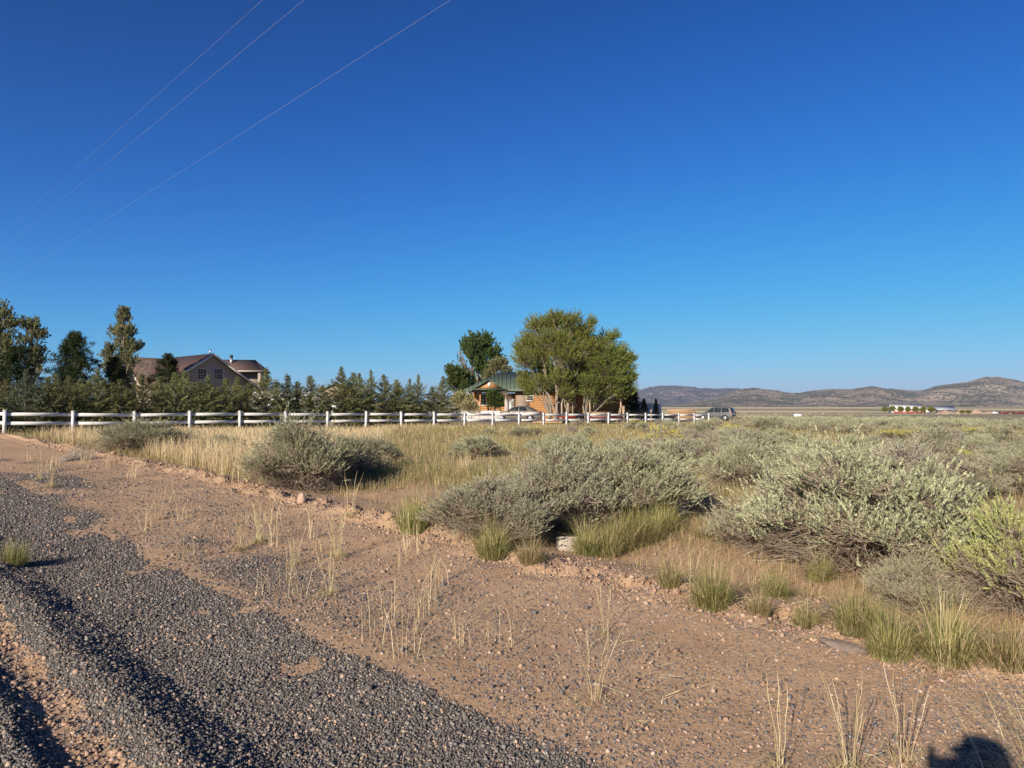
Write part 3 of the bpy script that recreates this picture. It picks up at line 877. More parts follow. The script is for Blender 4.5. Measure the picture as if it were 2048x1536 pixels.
def s_litter(rng, n):    # broken straw lying on the shoulder
    x, y = polar(rng, n, 2.4, 16, R(-46), R(50))
    d = (x + y) * Q
    p = sstep(2.2, 3.0, d) * (.05 + .8 * sstep(.52, .68, fbm(x * 1.3, y * 1.3, 65, 3))) * (1 - sstep(7, 9, d))
    ok = rng.random(n) < p * np.minimum(1, np.hypot(x, y) / 6)
    return x[ok], y[ok]
def litter():
    rng = np.random.default_rng(9)
    x, y = s_litter(rng, 15000); n = len(x)
    a = rng.uniform(0, 6.28, n); L = rng.uniform(.03, .16, n)
    p0 = np.stack([x, y, height(x, y) + .012], -1)
    p2 = p0 + np.stack([np.cos(a) * L, np.sin(a) * L, rng.uniform(0, .02, n)], -1)
    p1 = (p0 + p2) / 2 + rng.normal(size=(n, 3)) * .008 + np.array([0, 0, .006])
    sd = np.stack([-np.sin(a), np.cos(a), rng.normal(0, .3, n)], -1)
    tag(obj('straw_litter', [strips(np.stack([p0, p1, p2], 1), np.full((n, 3), .0028) * rng.uniform(.6, 1.4, (n, 1)), unit(sd))], M['straw']),
        'broken bits of straw lying on the bare shoulder', 'straw', kind='stuff')
litter()

def s_sparse(rng, n):    # thin dry stalks on the shoulder, many of them left of centre
    cx, cy = polar(rng, n // 14, 4.5, 20, R(-42), R(10))
    d = (cx + cy) * Q
    ok = (d > 2.7) & (d < 5.4) & (rng.random(len(cx)) < .8 * sstep(.30, .5, fbm(cx * .5, cy * .5, 8, 2)) * sstep(1.0, -1.5, cx + .0 * cy))
    cx, cy = cx[ok], cy[ok]
    x = np.repeat(cx, 14) + rng.normal(0, .05, len(cx) * 14); y = np.repeat(cy, 14) + rng.normal(0, .05, len(cx) * 14)
    return x, y
grass('roadside_stalks', 3800, 4, s_sparse, lambda r, x, y: r.uniform(.10, .42, len(x)) , M['straw'], 'thin dry grass stalks growing through the gravel of the shoulder', 1.0, .3, head=.3)

# --- tussocks and stalk clumps one can point to
def tussock_mesh(seed, n, Lr, rad, mat, lean=.55, w=.0032, dry=0):
    rng = np.random.default_rng(seed)
    a = rng.uniform(0, 6.28, n); q = np.sqrt(rng.random(n)) * rad
    p0 = np.stack([np.cos(a) * q, np.sin(a) * q, np.full(n, -.01)], -1)
    b = a + rng.normal(0, .6, n)
    ln = (np.abs(rng.normal(.30, lean * .6, n)) * (.35 + 1.1 * q / rad)).clip(0, .95)
    L = (Lr[0] + (Lr[1] - Lr[0]) * rng.random(n) ** 1.9) * (1.08 - .4 * q / rad)
    dv = np.stack([np.cos(b), np.sin(b), np.zeros(n)], -1)
    p1 = p0 + (np.array([0, 0, .5]) + dv * ln[:, None] * .28) * L[:, None]
    p2 = p0 + (np.array([0, 0, .84]) * np.sqrt(1 - ln[:, None] ** 2) + dv * ln[:, None] * .72) * L[:, None]
    p3 = p0 + (np.array([0, 0, 1.0]) * np.sqrt(1 - ln[:, None] ** 2) * .97 + dv * ln[:, None] * 1.08) * L[:, None]
    c = rng.uniform(0, 6.28, n)
    W = w * rng.uniform(.6, 1.2, n)[:, None] * np.array([1, .9, .6, .15])[None]
    return make_mesh('tussock', [strips(np.stack([p0, p1, p2, p3], 1), W, np.stack([np.cos(c), np.sin(c), np.zeros(n)], -1))], mat)
TG = [tussock_mesh(200 + i, 1150, (.12, .52), .12, M['grass_green'], .95) for i in range(3)]
TO = [tussock_mesh(210 + i, 850, (.10, .46), .115, M['grass_olive'], .95) for i in range(2)]
TD = tussock_mesh(220, 600, (.2, .62), .09, M['straw'], .7)

def stalk_mesh(seed, n, Lr, spread, w=.0027):
    rng = np.random.default_rng(seed)
    a = rng.uniform(0, 6.28, n)
    p0 = np.stack([np.cos(a) * .02, np.sin(a) * .02, np.full(n, -.01)], -1)
    L = rng.uniform(*Lr, n); ln = rng.uniform(.05, spread, n)
    dv = np.stack([np.cos(a), np.sin(a), np.zeros(n)], -1)
    t = np.linspace(0, 1, 6)
    P = p0[:, None] + (t[None, :, None] * np.array([0, 0, 1.0]) + dv[:, None] * (ln[:, None] * t[None] ** 1.4)[..., None]) * L[:, None, None]
    P[:, 1:-1] += rng.normal(size=(n, 4, 3)) * .006
    ch = [tubes(P, np.full((n, 1), w * .5) * np.array([1.1, 1, .9, .8, 1.5, .4])[None], 4)]
    # curled leaves round the foot
    m = n * 7
    a = rng.uniform(0, 6.28, m); L2 = rng.uniform(.05, .16, m)
    q0 = rng.normal(0, .025, (m, 3)) * np.array([1, 1, 0])
    dv = np.stack([np.cos(a), np.sin(a), np.zeros(m)], -1)
    q1 = q0 + dv * L2[:, None] * .5 + np.array([0, 0, .6]) * L2[:, None] * rng.uniform(.3, 1, (m, 1)); q2 = q0 + dv * L2[:, None] + np.array([0, 0, .02])
    ch.append(strips(np.stack([q0, q1, q2], 1), np.full((m, 3), .0038) * np.array([1, .9, .3]), np.stack([-np.sin(a), np.cos(a), np.zeros(m)], -1)))
    return make_mesh('stalks', ch, M['straw'])
ST = [stalk_mesh(230 + i, k, Lr, sp) for i, (k, Lr, sp) in enumerate([(5, (.28, .42), .4), (9, (.25, .5), .3), (16, (.25, .5), .25)])]

def clump(me, px, py, s, rz, label, name='grass_tussock', cat='grass tussock', sz=None):
    x, y = at(px, py)
    if name == 'grass_tussock': s *= .95
    o = obj(name, me, None, loc=(x, y, H(x, y) - .005), rz=rz)
    o.scale = (s, s, sz or s)
    tag(o, label, cat); BUSHES.append((x, y, .2))
    return o
for a in [
 (TG[0], 1425, 1212, 1.05, 0, 'full green tussock with straw tips at the edge of the bare berm'),
 (TG[1], 1550, 1195, .78, 1, 'smaller green tussock just right of the full one at the berm'),
 (TO[0], 1520, 1228, .6, 2, 'low wiry tussock in front of the two green ones at the berm'),
 (TG[2], 1710, 1262, .95, 3, 'green tussock above the flat dark rock'),
 (TG[0], 1780, 1312, .95, 4, 'dense green tussock right of the flat dark rock'),
 (TG[1], 1895, 1320, 1.15, 5, 'wide green tussock with three tall stalks before the big sagebrush'),
 (TO[1], 1615, 1258, .75, 1, 'olive tussock left of the flat dark rock'),
 (TG[2], 1175, 1108, 1.1, 2, 'green tussock directly in front of the concrete block'),
 (TG[0], 1240, 1098, 1.25, 3, 'tall green tussock just right of the concrete block'),
 (TG[1], 1300, 1078, 1.15, 4, 'green tussock under the silvery end of the central thicket'),
 (TG[2], 985, 1112, 1.15, .6, 'green tussock at the foot of the low left sagebrush of the thicket'),
 (TO[0], 1060, 1125, .9, 1.6, 'olive tussock between the left green tussock and the concrete block'),
 (TG[0], 825, 1062, 1.25, 2.6, 'lone green tussock on the berm left of the central thicket'),
 (TO[1], 1340, 1170, .8, .2, 'low olive tussock on the berm above the dark hollow'),
 (TO[0], 1405, 1075, .8, .9, 'olive tussock on the bare path between the two big thickets'),
 (TD, 930, 950, 1.15, .5, 'golden dry tuft of grass in the field before the small dark sagebrush'),
 (TG[1], 1270, 1088, 1.3, 1.4, 'green tussock between two tall ones under the central thicket'),
 (TG[0], 1215, 1112, 1.1, 5.4, 'short green tussock in front of the tall ones right of the concrete block'),
 (TG[2], 1330, 1062, 1.2, 4.4, 'rightmost green tussock at the shaded edge of the central thicket'),
 (TG[2], 1020, 1085, 1.1, 3.4, 'green tussock tucked under the low left sagebrush of the thicket'),
 (TG[1], 30, 1128, .75, 1.2, 'small green grass tuft growing on the gravel by the left picture edge'),
 (TO[1], 2010, 1330, 1.0, 2.2, 'olive tussock at right edge under the yellow green sagebrush'),
 (TG[2], 1640, 1160, .8, 2.9, 'green tussock in the shade at left foot of the huge sagebrush'),
]: clump(*a)
for a in [
 (ST[0], 1190, 1400, 1.0, .3, 'three forked dry stalks on bare soil in the middle of the shoulder'),
 (ST[0], 1210, 1272, .95, 2.3, 'dry stalks with dark foot just above the forked ones'),
 (ST[0], 1380, 1212, 1.05, 1.3, 'pair of tall dry stalks leaning beside the full green tussock'),
 (ST[1], 700, 1035, 1.3, .3, 'thick sheaf of dry stalks standing on the berm'),
 (ST[2], 675, 1115, 1.15, 1.9, 'wide bunch of dry stalks on the shoulder below the berm sheaf'),
 (ST[1], 660, 1190, 1.1, 4.0, 'thin tall stalks nearest below the wide bunch on the shoulder'),
 (ST[2], 480, 1100, 1.1, 2.9, 'broad bright bunch of straw at the gravel edge'),
 (ST[2], 520, 1085, 1.1, .9, 'bunch of straw right behind the broad bright one at the gravel edge'),
 (ST[1], 315, 1040, 1.1, .1, 'dry bunch with green foot at the left gravel edge'),
 (ST[1], 590, 1130, 1.0, 5.1, 'sparse stalks between the straw bunch and the thin tall stalks'),
 (ST[0], 832, 1268, .75, 5.1, 'short dry stalks at the border of gravel and soil'),
 (ST[0], 1885, 1345, 1.2, .8, 'three tall stalks in front of the wide green tussock'),
 (ST[1], 1810, 1530, 1.0, .8, 'dry stalks at the bottom edge left of the dark shadow'),
 (ST[1], 1700, 1545, 1.0, 2.8, 'dry stalks at the bottom edge below the flat rock'),
 (ST[0], 1560, 1545, 1.0, 1.8, 'short stalks at the bottom edge, leftmost of those'),
 (ST[1], 80, 960, 1.2, 1.1, 'dry tuft on the gravel shoulder far left'),
 (ST[2], 100, 975, 1.2, 4.1, 'straw tuft beside the dry one on the shoulder far left'),
]: clump(*a, name='dry_stalks', cat='dry grass')
# arching dry bunch entering at the lower right corner
def corner():
    rng = np.random.default_rng(44); n = 120
    a = rng.normal(2.4, .75, n)
    p0 = np.stack([rng.normal(0, .09, n), rng.normal(0, .09, n), np.full(n, -.01)], -1)
    L = rng.uniform(.35, .75, n); dv = np.stack([np.cos(a), np.sin(a), np.zeros(n)], -1)
    ln = rng.uniform(.25, .8, n)[:, None]
    t = np.linspace(0, 1, 6)[None, :, None]
    P = p0[:, None] + (t * np.array([0, 0, .85]) * (1 - .35 * t * ln[:, None]) + dv[:, None] * ln[:, None] * t ** 1.5) * L[:, None, None]
    sd = np.stack([-np.sin(a), np.cos(a), np.zeros(n)], -1)
    return make_mesh('corner', [strips(P, np.full((n, 6), .0032) * np.array([1, 1, .9, .7, .5, .2])[None], sd)], M['straw'])
x, y = 2.30, 2.92
tag(obj('grass_tussock', corner(), None, loc=(x, y, H(x, y))), 'arching dry straw bunch leaning in from the lower right corner', 'grass tussock')

# --- dead brush
def brush(name, x, y, n, L, seed, dirv, label, sc=1.0, r=.006):
    rng = np.random.default_rng(seed)
    d = unit(np.array(dirv)[None] + rng.normal(size=(n, 3)) * .33)
    p0 = rng.normal(0, .10, (n, 3)) * np.array([1, 1, .2]) * sc
    ln = rng.uniform(.4, 1.0, n)[:, None] * L
    p2 = p0 + d * ln; p2[:, 2] = np.abs(p2[:, 2])
    p1 = (p0 + p2) / 2 + rng.normal(size=(n, 3)) * .06 * L
    o = obj(name, [tubes(bez(p0, p1, p2, 5), np.full((n, 1), r) * np.linspace(1, .3, 5)[None], 3)], M['dead_wood'], loc=(x, y, H(x, y)))
    return tag(o, label, 'dead brush')
x, y = at(128, 922); brush('dead_branches', x, y, 80, .85, 1, (.75, .5, .42), 'uprooted grey dead branches lying on the red berm at far left', r=.007)
x, y = at(1345, 1012); brush('dead_branches', x, y, 260, .75, 2, (.85, .1, .25), 'tangle of bare grey twigs lying right of the central thicket', 1.6)
x, y = at(1150, 1060); brush('dead_branches', x, y, 60, .6, 3, (-.2, -.3, .9), 'white bare twigs standing in front of the central thicket')
x, y = at(1500, 1115); brush('dead_branches', x, y, 9, 1.0, 4, (.9, -.1, .05), 'few fallen grey sticks on bare soil before the huge sagebrush')
x, y = at(1560, 1010); brush('dead_branches', x, y, 150, .7, 6, (.1, .1, .6), 'grey leafless twigs left of the huge sagebrush', 1.6)

# --- litter: block and bucket
x, y = at(1137, 1100)
V, Fc = box(0, 0, .08, .245, .12, .165)
o = obj('concrete_block', [(V, Fc)], M['concrete'], loc=(x, y, H(x, y) - .02), rz=R(14)); o.rotation_euler = (R(-9), R(3), R(14))
bv = o.modifiers.new('Bevel', 'BEVEL'); bv.width = .006; bv.segments = 2
tag(o, 'pale concrete block half hidden by grass at foot of the central thicket', 'concrete block')
x, y = at(1340, 1030)
t = thing('plastic_bucket', 'grey blue plastic bucket tipped over in the shade of the central thicket', 'bucket', (x, y, H(x, y) + .08), scale=(.75, .75, .75))
t.rotation_euler = (R(78), 0, R(35))
n = 20; ring = lambda r, z: [(r * math.cos(2 * math.pi * i / n), r * math.sin(2 * math.pi * i / n), z) for i in range(n)]
V = ring(.10, 0) + ring(.13, .28) + ring(.124, .28) + ring(.095, .012)
Fc = [list(range(n))[::-1]] + [[a * n + i, a * n + (i + 1) % n, (a + 1) * n + (i + 1) % n, (a + 1) * n + i] for a in range(3) for i in range(n)] + [list(range(3 * n, 4 * n))]
obj('bucket_wall', [(V, Fc)], M['bucket'], t)
P = np.array([[(.134 * math.cos(a), .134 * math.sin(a), .27) for a in np.linspace(0, 6.2832, 24)]])
obj('bucket_rim', [tubes(P, np.full((1, 24), .007), 5)], M['bucket'], t)
# ------------------------------------------------------------------ white two rail fence
FX0, FY0, FDX, FDY = -21.0, 29.0, 1.79, 1.66
fence = thing('rail_fence', 'long white two rail vinyl fence crossing the field before the conifers', 'fence', (FX0, FY0, H(FX0, FY0)))
fz0 = fence.location.z
def fpost(k):
    x, y = FX0 + FDX * k, FY0 + FDY * k
    return x, y, H(x, y)
def post_mesh():
    w, h = .064, .93
    ch = [box(0, 0, h / 2 - .15, 2 * w, 2 * w, h + .3)]
    c = w + .012
    V = [(-c, -c, h), (c, -c, h), (c, c, h), (-c, c, h), (-c, -c, h + .025), (c, -c, h + .025), (c, c, h + .025), (-c, c, h + .025), (0, 0, h + .06)]
    ch.append((V, [[3, 2, 1, 0], [0, 1, 5, 4], [1, 2, 6, 5], [2, 3, 7, 6], [3, 0, 4, 7], [4, 5, 8], [5, 6, 8], [6, 7, 8], [7, 4, 8]]))
    return make_mesh('post', ch, M['vinyl'])
PM = post_mesh(); fang = math.atan2(FDY, FDX)
rr_ = random.Random(4)
pts = [fpost(k) for k in range(23)]
side = [(FX0 - 1.73 * k, FY0 + 1.73 * k, H(FX0 - 1.73 * k, FY0 + 1.73 * k)) for k in range(1, 5)]
for (x, y, z) in pts + side:
    o = obj('post', PM, None, fence, loc=(x - FX0, y - FY0, z - fz0), rz=fang if (x, y, z) in pts else fang + R(3))
    o.rotation_euler.x = rr_.gauss(0, .012); o.rotation_euler.y = rr_.gauss(0, .012)
def rails(seq):
    for a, b in zip(seq[:-1], seq[1:]):
        A, B = Vector(a), Vector(b); t = (B - A).normalized() * .058
        for hz in (.80, .42):
            up = Vector((-FX0, -FY0, hz - fz0)) 
            obj('rail', [bar(A + t + up, B - t + up, .038, .14)], M['vinyl'], fence)
rails(pts); rails([pts[0]] + side)

# ------------------------------------------------------------------ trees
def conifer(seed, Ht, Rm, leaf_n=1.0, low=.03, droop=.15, tone=None):
    rng = np.random.default_rng(seed)
    nw = int(Ht * 11); zz = np.linspace(low, .94, nw) * Ht + rng.normal(0, .03, nw)
    per = 6
    z = np.repeat(zz, per); n = len(z)
    a = rng.uniform(0, 6.28, n)
    f = z / Ht
    ln = Rm * (1 - f) ** .62 * rng.uniform(.55, 1.15, n) * np.where(f < .12, .8, 1) * (1 - .55 * sstep(.60, .78, f)) + .04
    el = R(12) + R(40) * f + rng.normal(0, .14, n)
    dv = np.stack([np.cos(a) * np.cos(el), np.sin(a) * np.cos(el), np.sin(el)], -1)
    p0 = np.stack([rng.normal(0, .01, n), rng.normal(0, .01, n), z], -1)
    p2 = p0 + dv * ln[:, None]; p2[:, 2] = np.maximum(p2[:, 2] - droop * ln * (1 - f) * .4, .03)
    p1 = (p0 + p2) / 2 + np.array([0, 0, .12]) * ln[:, None]
    B = bez(p0, p1, p2, 6)
    tr = np.array([[(0, 0, -.1), (0, 0, Ht * .5), (0, 0, Ht * .85), (0, 0, Ht * 1.0)]]) + rng.normal(0, .012, (1, 4, 3)) * np.array([1, 1, 0])
    stem = [tubes(tr, np.array([[.055, .032, .014, .004]]) * Ht / 3, 6), tubes(B, np.full((n, 1), .008) * np.linspace(1, .3, 6)[None], 3)]
    # needle sprays along each branch
    m = (40 * leaf_n * (.35 + ln / Rm)).astype(int) + 5
    bi = np.repeat(np.arange(n), m); t = rng.random(len(bi)) ** .75
    tt = t[:, None]
    P = (1 - tt) ** 2 * p0[bi] + 2 * tt * (1 - tt) * p1[bi] + tt ** 2 * p2[bi]
    dr = unit(p2[bi] - p0[bi]); 
    D = unit(dr * .8 + rperp(rng, dr) * rng.uniform(.3, 1.0, (len(bi), 1)) + np.array([0, 0, .25]))
    P = P + rperp(rng, dr) * (.05 * rng.random((len(bi), 1)))
    L = rng.uniform(.08, .17, len(bi)) * (1.05 - .62 * f[bi]) ; W = L * rng.uniform(.20, .32, len(bi))
    leaf = [diamonds(P, D, rperp(rng, D), L, W)]
    # leader
    q = 60; tz = rng.uniform(.84, 1.0, q) * Ht; aa = rng.uniform(0, 6.28, q)
    Dl = unit(np.stack([np.cos(aa), np.sin(aa), np.full(q, 1.0)], -1))
    leaf.append(diamonds(np.stack([np.zeros(q), np.zeros(q), tz], -1), Dl, rperp(rng, Dl), rng.uniform(.06, .12, q), np.full(q, .022)))
    return make_mesh('trunk', stem, M['bark']), make_mesh('crown', leaf, M['conifer'])
CON = [conifer(300 + i, 3.0, r_, 1.0) for i, r_ in enumerate((1.5, 1.35, 1.65, 1.25, 1.55))]
def cmesh(i, mat):
    if mat == 'conifer': return CON[i][1]
    if (i, mat) not in FOL:
        me = CON[i][1].copy(); me.materials.clear(); me.materials.append(M[mat]); FOL[(i, mat)] = me
    return FOL[(i, mat)]

def tree(name, label, cat, x, y, meshes, rz=0.0, s=(1, 1, 1), group=None):
    t = thing(name, label, cat, (x, y, H(x, y) - .02), rz, group, s)
    obj('trunk', meshes[0], None, t); obj('crown', meshes[1], None, t)
    return t

ORD = ['first', 'second', 'third', 'fourth', 'fifth', 'sixth', 'seventh', 'eighth', 'ninth', 'tenth', 'eleventh', 'twelfth']
# top of each young conifer in the photograph's hedge: (px, top py, row, kind)
hedge = [(-60, 762, 0), (14, 756, 1), (50, 738, 0, 'b'), (95, 752, 0), (108, 748, 1), (136, 752, 0), (160, 757, 1), (194, 735, 0), (225, 764, 1), (240, 757, 0),
         (283, 746, 0), (318, 752, 1), (349, 744, 0), (368, 740, 1), (398, 762, 0), (415, 750, 0), (452, 755, 0), (474, 752, 1), (498, 764, 0), (530, 735, 0),
         (552, 762, 1), (574, 747, 0, 'b'), (594, 762, 0), (620, 750, 0), (645, 770, 1), (682, 733, 0), (706, 744, 0), (718, 746, 1), (741, 738, 0), (767, 748, 0),
         (792, 758, 1), (796, 762, 0), (819, 756, 0), (836, 747, 0), (864, 772, 0), (886, 752, 1, 'd')]
rng = np.random.default_rng(31)
for e in hedge:
    px, tp, row = e[:3]; kd = e[3] if len(e) > 3 else ''
    u = (px - 1024) / F
    # line behind the fence, offset 3 or 4.6 m
    k = None
    for kk in np.linspace(-4, 14, 1400):
        X = FX0 + FDX * kk; Yy = FY0 + FDY * kk
        off = (2.6 if row == 0 else 4.4)
        X -= FDY / 2.44 * off * .0; Yb = Yy + off * 1.2
        if (X) / Yb >= u: k = kk; break
    X, Yb = FX0 + FDX * k, FY0 + FDY * k + off * 1.2
    h = pt(px, tp, Yb).z - H(X, Yb)
    i = int(rng.integers(0, 5))
    wid = rng.uniform(1.05, 1.4) * (h / 3) ** .35
    if px in (819, 836, 741): wid *= .62
    px_posts = [12, 149, 272, 382, 481, 574, 658, 736, 805, 871, 932]
    j = sum(p < px for p in px_posts)
    mat_ = 'conifer_blue' if kd == 'b' else 'conifer'
    tone = 'bluish' if kd == 'b' else 'olive green'
    place = ('left of the corner fence post' if j == 0 else f'right of the {ORD[j - 1]} white fence post')
    rel = 'pointed' if wid < .75 else 'bushy'
    rowt = 'front row' if row == 0 else 'second row'
    near_tall = 'tall' if h > 3.1 else 'short' if h < 2.6 else 'mid height'
    nm = 'conifer'
    tree(nm, f'{near_tall} {rel} {tone} conifer, {rowt}, {place}', 'conifer', X, Yb, (CON[i][0], cmesh(i, mat_)), rng.uniform(0, 6.28), (wid, wid, h / 3.0), 'young conifers in a hedge behind the white fence')

# dark pines
def pine(seed, Ht, Rm):
    rng = np.random.default_rng(seed)
    nb = 62; f = np.linspace(.10, .97, nb); a = np.arange(nb) * 2.4 + rng.normal(0, .3, nb)
    ln = Rm * (1 - f ** 1.7) ** .8 * rng.uniform(.7, 1.1, nb) * np.where(f < .2, .8, 1) + .15
    el = R(5) + R(45) * f
    p0 = np.stack([np.zeros(nb), np.zeros(nb), f * Ht * .95], -1)
    p2 = p0 + np.stack([np.cos(a) * np.cos(el), np.sin(a) * np.cos(el), np.sin(el)], -1) * ln[:, None]
    p1 = (p0 + p2) / 2 - np.array([0, 0, .12]) * ln[:, None]
    B = bez(p0, p1, p2, 6)
    stem = [tubes(np.array([[(0, 0, -.1), (.05, 0, Ht * .4), (0, .05, Ht * .75), (0, 0, Ht)]]), np.array([[.16, .11, .06, .02]]) * Ht / 6, 7),
            tubes(B, np.full((nb, 1), .035) * np.linspace(1, .35, 6)[None], 4)]
    cl = []
    for i in range(nb):
        q = int(4 + 8 * ln[i] / Rm)
        t = rng.uniform(.3, 1.0, (q, 1))
        c = (1 - t) ** 2 * p0[i] + 2 * t * (1 - t) * p1[i] + t * t * p2[i] + rng.normal(size=(q, 3)) * .16 * ln[i] + np.array([0, 0, .06])
        cl.append(c)
    c = np.concatenate(cl); q = 34
    Bp = np.repeat(c, q, 0) + rng.normal(size=(len(c) * q, 3)) * .07
    D = unit(rng.normal(size=Bp.shape) + np.array([0, 0, .5])); n = len(Bp)
    leaf = [diamonds(Bp, D, rperp(rng, D), rng.uniform(.16, .30, n), rng.uniform(.03, .055, n))]
    return make_mesh('trunk', stem, M['bark']), make_mesh('crown', leaf, M['pine'])
PN = [pine(320 + i, 6.0, r_) for i, r_ in enumerate((2.0, 2.3, 1.7))]
def tree_px(name, label, cat, px, top, Y, meshes, h0, w, rz, w0, **kw):
    p = pt(px, top, Y); z = H(p.x, Y)
    s = (w / F * Y) / w0
    return tree(name, label, cat, p.x, Y, meshes, rz, (s, s, (p.z - z) / h0), **kw)
tree_px('pine_tree', 'dark round topped pine standing between the two cottonwoods at left', 'pine', 150, 662, 52, PN[0], 6.0, 125, .3, 4.2)
tree_px('pine_tree', 'dark pine in front of the cottonwood at the left picture edge', 'pine', 35, 690, 50, PN[1], 6.0, 120, 1.3, 4.6)
tree_px('pine_tree', 'dark low pine under the cottonwood, left of the grey house', 'pine', 232, 712, 54, PN[2], 6.0, 80, 2.3, 3.6)
tree_px('pine_tree', 'small dark pine hiding the left corner of the grey house', 'pine', 336, 706, 56, PN[0], 6.0, 82, 4.3, 4.2)
tree_px('pine_tree', 'dark spruce like pine at right end of the log house', 'pine', 1266, 778, 70, PN[2], 6.0, 48, 4.3, 3.6)
tree_px('young_pine', 'spindly dark sapling before the pale corrugated wall, left of the two', 'pine', 1288, 796, 72, PN[2], 6.0, 20, 1.0, 3.6)
tree_px('young_pine', 'spindly dark sapling at right end of the pale corrugated wall', 'pine', 1312, 796, 72, PN[0], 6.0, 16, 2.0, 4.2)

def broad(seed, lobes, bases, n_tuft, leaves, leafL, leafW, limb, mat, bark, **kw):
    st, lf, *_ = lobed(seed, lobes, bases, n_tuft, kw.pop('tl', .5), leaves, leafL, leafW, limb, kw.pop('twr', .010), **kw)
    return make_mesh('trunk', st, M[bark]), make_mesh('crown', lf, M[mat])

def L_px(list_, px0, Y, zg):
    """lobes given as (px, py, radius px[, depth offset m]) -> local metres around a base at px0"""
    out = []
    for e in list_:
        px, py, r = e[:3]; dy = e[3] if len(e) > 3 else 0
        q = pt(px, py, Y); b = pt(px0, py, Y); rm = r / F * Y
        out.append((q.x - b.x, dy, q.z - zg, rm, rm, rm * (e[4] if len(e) > 4 else 1.0)))
    return out

def tree_shape(name, label, cat, px0, Y, lobes, seed, bases, n_tuft, leaves, leafL, leafW, limb, mat, bark, **kw):
    b = pt(px0, 830, Y); zg = H(b.x, Y)
    lb = L_px(lobes, px0, Y, zg)
    return tree(name, label, cat, b.x, Y, broad(seed, lb, bases, n_tuft, leaves, leafL, leafW, limb, mat, bark, **kw))

# tall cottonwoods at left
tree_shape('cottonwood_tree', 'tall slim cottonwood rising above the pines left of the grey house', 'tree', 238, 62,
  [(243, 640, 13, 0, 1.5), (228, 665, 14, .3), (252, 668, 15, -.4), (238, 690, 18, .4), (222, 705, 14, -.5), (258, 700, 18, .3), (240, 722, 22, 0), (220, 735, 17, .5), (262, 730, 18, -.4), (240, 755, 22), (243, 625, 7, 0, 1.6)],
  401, [(0, 0, -.1)], 1500, 15, .17, .10, .13, 'cottonwood', 'bark_pale', up=.9, outw=.15, tl=.6, down=.3, rough=1.1, shell=(.3, 1.3))
tree_shape('cottonwood_tree', 'tall cottonwood cut by the left picture edge, rising above the pines', 'tree', 5, 60,
  [(-8, 630, 18, 0, 1.3), (12, 650, 18, .4), (-15, 660, 22, -.4), (10, 690, 22), (-25, 700, 26, .5), (0, 730, 26, -.5)],
  402, [(0, 0, -.1)], 1200, 15, .17, .10, .14, 'cottonwood', 'bark_pale', up=.9, outw=.15, tl=.6, down=.3, rough=1.1, shell=(.3, 1.3))
tree_shape('cottonwood_tree', 'shorter cottonwood leaning right beside the one at the left picture edge', 'tree', 58, 61,
  [(58, 655, 14, 0, 1.3), (66, 672, 14, .4), (52, 685, 16, -.4), (70, 705, 15), (60, 725, 19, .4), (72, 745, 14)],
  403, [(0, 0, -.1)], 900, 15, .17, .10, .11, 'cottonwood', 'bark_pale', up=.9, outw=.15, tl=.6, down=.3, rough=1.1, shell=(.3, 1.3))
# poplar behind the log house
tree_shape('poplar_tree', 'dark green poplar with upswept branches behind the log house', 'tree', 955, 84,
  [(950, 690, 19, 0, 1.2), (968, 690, 17, .5, 1.2), (935, 705, 19, -.5), (960, 715, 22, .4), (985, 710, 13, 0, 1.2), (925, 725, 14), (945, 740, 22, -.4), (972, 745, 20), (990, 725, 13, .4), (918, 702, 8, 0, 1.2), (930, 760, 20), (965, 772, 20), (998, 770, 12)],
  404, [(0, 0, -.1)], 1250, 20, .24, .14, .2, 'poplar', 'bark', up=1.2, outw=.3, tl=1.2, down=.25, shell=(.3, 1.25), rough=.6)
tree_shape('poplar_tree', 'low side shoot of dark poplar left of the log house roof', 'tree', 912, 82,
  [(905, 748, 12, 0, 1.2), (918, 755, 12, .4), (908, 768, 13), (925, 775, 14), (898, 740, 6)],
  405, [(0, 0, -.1)], 620, 14, .22, .13, .1, 'poplar', 'bark', up=1.0, outw=.3, tl=.8, down=.25)
tree_shape('young_cottonwood', 'small pale leaved tree between the dark poplar and the green roof', 'tree', 1000, 80,
  [(990, 735, 13), (1003, 728, 12, .4), (980, 752, 13), (1010, 745, 12), (995, 765, 14)],
  406, [(0, 0, -.1)], 420, 12, .2, .12, .08, 'cottonwood', 'bark_pale', up=.8, outw=.2, tl=.7, down=.3)
# the two many stemmed willows
WB = [(rx, ry, -.1) for rx, ry in ((-.9, .1), (-.35, -.3), (.2, .2), (.6, -.1), (1.2, .3))]
tree_shape('willow_tree', 'tall multi stemmed willow in front of the log house', 'tree', 1120, 65.5,
  [(1075, 658, 22, 0), (1105, 650, 22, .7), (1140, 648, 20, -.5), (1062, 690, 26, .5), (1098, 690, 26, -1.1), (1132, 680, 26, .9), (1160, 672, 17, 0), (1050, 725, 22, -.6), (1085, 735, 24, 1.2), (1125, 722, 27, -1.3), (1158, 712, 22, .6), (1050, 755, 14), (1080, 768, 16, -.9), (1120, 762, 20, -1.0), (1182, 650, 9, 0, 1.5), (1040, 700, 12), (1110, 752, 22, 1.2), (1150, 750, 20, 1.4), (1140, 772, 17, .8), (1165, 735, 20, 1.0), (1095, 775, 12, .9), (1060, 780, 13), (1045, 770, 10), (1130, 790, 15, -.8), (1085, 712, 24, .4), (1120, 700, 26, -.6), (1112, 640, 14), (1165, 668, 19, .5), (1172, 700, 20, -.4)],
  407, WB, 7300, 17, .16, .050, .10, 'willow', 'bark_pale', up=.75, outw=.45, tl=.85, down=.35, spread=.55, bow=.5, shell=(.2, 1.25))
